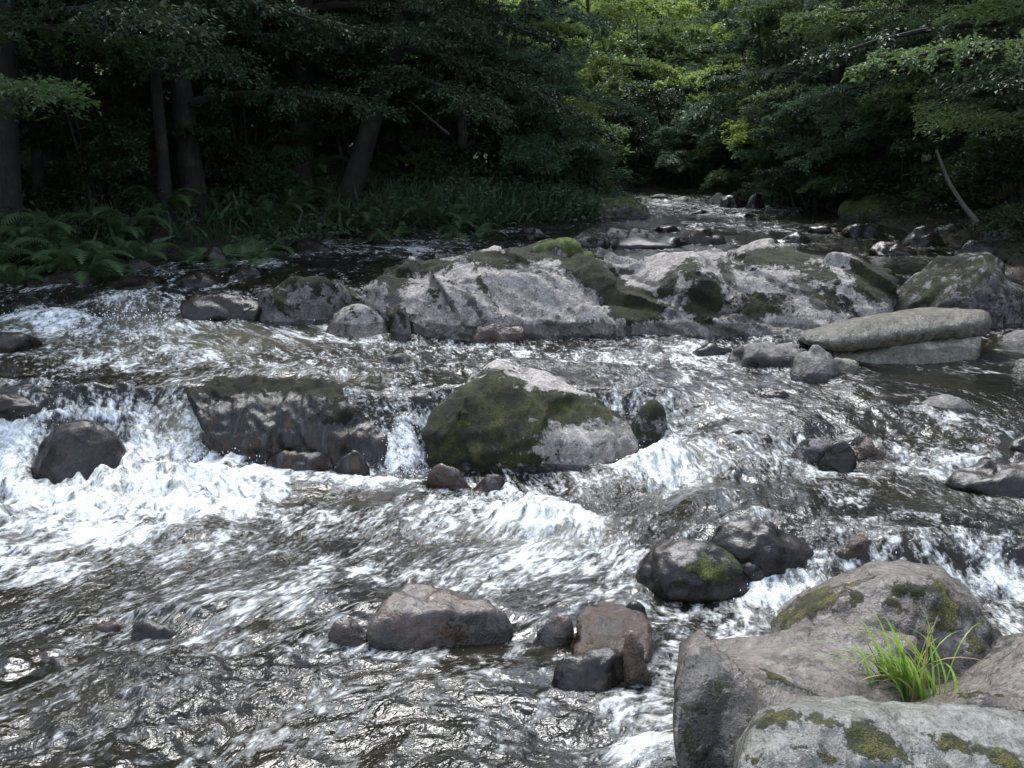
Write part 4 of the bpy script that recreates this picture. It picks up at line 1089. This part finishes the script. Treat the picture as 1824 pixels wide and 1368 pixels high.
# ------------------------------------------------------------------ ferns
def frond_mesh():
    L = 0.75; K = 26
    u = np.linspace(0.0, 1, K)
    ax = np.stack([L * u * 0.85, 0 * u, 0.42 * np.sin(u * 2.0) - 0.22 * u * u], 1)
    Lf = ax + [0, 0.003, 0]; Rt = ax - [0, 0.003, 0]
    w = 0.19 * np.sin(math.pi * np.minimum(1, u * 0.86 + 0.14)) + 0.006
    tL = ax + np.stack([0.3 * w + 0.01, w, -0.28 * w], 1); tR = ax + np.stack([0.3 * w + 0.01, -w, -0.28 * w], 1)
    V = np.concatenate([Lf, Rt, tL, tR]); Fq = []
    for k in range(K - 1):
        Fq += [(k, k + 1, K + k), (k + 1, K + k + 1, K + k)]
        if k > 2: Fq += [(k, 2 * K + k, k + 1), (K + k, K + k + 1, 3 * K + k)]
    V = np.array(V); Fq = np.array(Fq); us = np.unique(Fq); rm = np.zeros(len(V), int); rm[us] = np.arange(len(us))
    return mesh_from('frond', V[us], rm[Fq], M['fern'], smooth=False)


FM = frond_mesh()


def make_fern():
    root = bpy.data.objects.new('fern', None); COL.objects.link(root)
    for k in range(11):
        o = link('frond', FM, root); o.rotation_euler = (random.uniform(-.15, .15), random.uniform(-.35, .12), k * 2 * math.pi / 11 + random.uniform(-.2, .2)); s_ = random.uniform(.75, 1.1); o.scale = (s_, s_, s_)
    return root


random.seed(4)
fern0 = make_fern()
FE = []
for i in range(64):
    px_ = -60 + i * 15.0 + random.uniform(-10, 10)
    base = np.interp(px_, [-60, 200, 500, 620, 900], [474, 458, 424, 410, 396]) - random.uniform(2, 66)
    zz = np.interp(px_, [-60, 900], [1.1, 1.15])
    w = at_z(px_, base, zz)
    FE.append((w[0], w[1], random.uniform(0.8, 1.35), random.uniform(0, 6.28), px_))
MARK = [(-200, 'the left edge trunk'), (60, 'the thin pale stem'), (180, 'the broad dark tree'), (290, 'the slender shaded stem'), (350, 'the straight dark trunk'), (450, 'the gap right of the straight trunk'),
        (530, 'the grey boled tree'), (600, 'the leaning trunk'), (690, 'the bush right of the leaning trunk'), (790, 'the narrow rising stem')]
ORD = ['nearest the water', 'second from the water', 'third from the water', 'fourth from the water', 'fifth from the water', 'sixth from the water', 'seventh from the water', 'eighth from the water', 'ninth from the water', 'tenth from the water', 'eleventh from the water', 'twelfth from the water']
rows_ = {}
for f_ in FE:
    rows_.setdefault(max(k for k, (a_, b_) in enumerate(MARK) if f_[4] >= a_), []).append(f_)
for k, L_ in rows_.items():
    for q_, (x, y, s_, rz, px_) in enumerate(sorted(L_, key=lambda t_: t_[1])):
        z = float(ground_z(np.array([x]), np.array([y]))[0])
        copy_thing(fern0, 'arching fern below %s, %s' % (MARK[k][1], ORD[min(q_, 11)]), 'fern', (x, y, z), rz, s_, 'ferns on the left bank')

# bank grass and herbs
r = np.random.default_rng(21)


def scatter(n, fx, fy, cond):
    x = r.uniform(*fx, n); y = r.uniform(*fy, n)
    k = cond(x, y)
    x, y = x[k], y[k]
    return np.stack([x, y, ground_z(x, y)], 1)


G = scatter(90000, (-9, 3.2), (13, 27), lambda x, y: (river_s(x, y) < -0.25) & (river_s(x, y) > -3.5) & (x < np.interp(y, *BL) + .5) & (r.uniform(0, 1, len(x)) < 0.05 + 0.95 * sstep(-3.4, -0.5, x)))
n = len(G)
A = np.stack([r.normal(0, .5, n), r.normal(0, .5, n) - 0.25, r.uniform(0.5, 1.3, n)], 1)
tag(link('bank_grass', leaves_mesh('bank_grass', G, A, r.normal(size=(n, 3)) + [0, -0.5, 0.2], r.uniform(0.25, 0.6, n), M['grass'], wide=0.018)), 'long tufted grass spilling over the left bank edge', kind='stuff')
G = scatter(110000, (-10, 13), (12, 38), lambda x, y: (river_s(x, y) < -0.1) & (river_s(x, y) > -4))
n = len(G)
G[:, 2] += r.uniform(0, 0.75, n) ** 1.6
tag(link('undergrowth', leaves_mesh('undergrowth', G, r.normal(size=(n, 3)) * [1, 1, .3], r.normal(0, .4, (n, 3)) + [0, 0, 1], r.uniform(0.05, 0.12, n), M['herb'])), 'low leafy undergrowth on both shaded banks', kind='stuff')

G = scatter(26000, (-4.5, 2.6), (17, 27), lambda x, y: (river_s(x, y) < -0.05) & (river_s(x, y) > -2.4))
n = len(G)
hh = 0.75 * (0.5 + 0.5 * fbm(G[:, 0] * 1.3, G[:, 1] * 1.3, 5, 2)).clip(0.1, 1) * sstep(-4.5, -0.5, G[:, 0]) + 0.1
G[:, 2] += hh * r.uniform(0, 1, n) ** 0.6
tag(link('bank_herbs', leaves_mesh('bank_herbs', G, r.normal(size=(n, 3)) * [1, 1, .4] + [0, -.4, -.1], r.normal(0, .4, (n, 3)) + [0, -.3, 1], r.uniform(0.06, 0.14, n), M['leaf_blue'])), 'blue green leafy herbs crowding the left bank point', kind='stuff')

# ------------------------------------------------------------------ grass tuft on the near boulders
gt_loc = at_d(1615, 1235, 4.35)
gt = bpy.data.objects.new('grass_tuft', None); COL.objects.link(gt); gt.location = gt_loc
tag(gt, 'bright green grass tuft growing between the near right boulders', 'grass tuft')
r = np.random.default_rng(33)
for k in range(85):
    L = r.uniform(0.18, 0.48); az = r.uniform(0, 2 * math.pi); out = r.uniform(0.2, 1.1)
    if k % 4: az = r.uniform(2.3, 4.1)
    b0 = np.array([r.normal(0.02, 0.085), r.normal(0, 0.04), -0.02])
    t = np.linspace(0, 1, 9)
    c = b0 + np.stack([math.cos(az) * out * L * t ** 1.5, math.sin(az) * out * L * t ** 1.5 * 0.6, L * (1.1 * t - 0.62 * out * t ** 2.6)], 1)
    w = (0.0052 if k % 9 else 0.010) * (1 - t ** 2.2) ** 0.8 + 0.0004
    side = np.array([-math.sin(az) * .6 + .5, math.cos(az), 0.15]); side /= np.linalg.norm(side)
    V = np.stack([c - side * w[:, None], c + [0, 0, -0.001] * t[:, None], c + side * w[:, None]], 1).reshape(-1, 3)
    link('blade', mesh_from('blade', V, grid_faces(9, 3), M['tuft'] if k % 8 else M['straw']), gt)

# ------------------------------------------------------------------ spray thrown up at the falls and round the stones
r = np.random.default_rng(44)
O = np.array([[1, 0, 0], [-1, 0, 0], [0, 1, 0], [0, -1, 0], [0, 0, 1], [0, 0, -1]], float)
OF = np.array([[0, 2, 4], [2, 1, 4], [1, 3, 4], [3, 0, 4], [2, 0, 5], [1, 2, 5], [3, 1, 5], [0, 3, 5]])
parts = []
for (cx, cy, sx, sy, hh, n) in [(350, 835, 120, 10, .16, 700), (60, 800, 70, 30, .12, 350), (715, 835, 36, 8, .12, 260), (1150, 838, 80, 12, .09, 300), (985, 930, 90, 20, .07, 260), (1390, 1050, 80, 20, .08, 350), (1700, 985, 120, 20, .06, 200), (230, 572, 200, 12, .08, 300), (1250, 820, 60, 20, .06, 150)]:
    c0 = water_at(cx, cy)
    k = c0[1] / F
    x = c0[0] + r.normal(0, 0.6, n) * sx * k; y = c0[1] + r.normal(0, 0.12, n)
    z = z0(x, y) + 0.03 + np.abs(r.normal(0, .45, n)) * hh
    q = np.stack([x, y, z], 1)
    sz = r.uniform(0.0015, 0.0055, n) * (1 if c0[1] < 9 else 1.6)
    V = q[:, None] + O[None] * sz[:, None, None] * np.array([1, 1, 1.5])
    Fq = OF[None] + np.arange(n)[:, None, None] * 6
    parts.append((V.reshape(-1, 3), Fq.reshape(-1, 3)))
mw, nt, b = new_mat('spray_water'); b.inputs['Base Color'].default_value = (0.86, 0.89, 0.9, 1); b.inputs['Roughness'].default_value = 0.3
tag(link('spray', mesh_from('spray', *join(parts), mw)), 'fine white spray drops over the falls and splashes', kind='stuff')
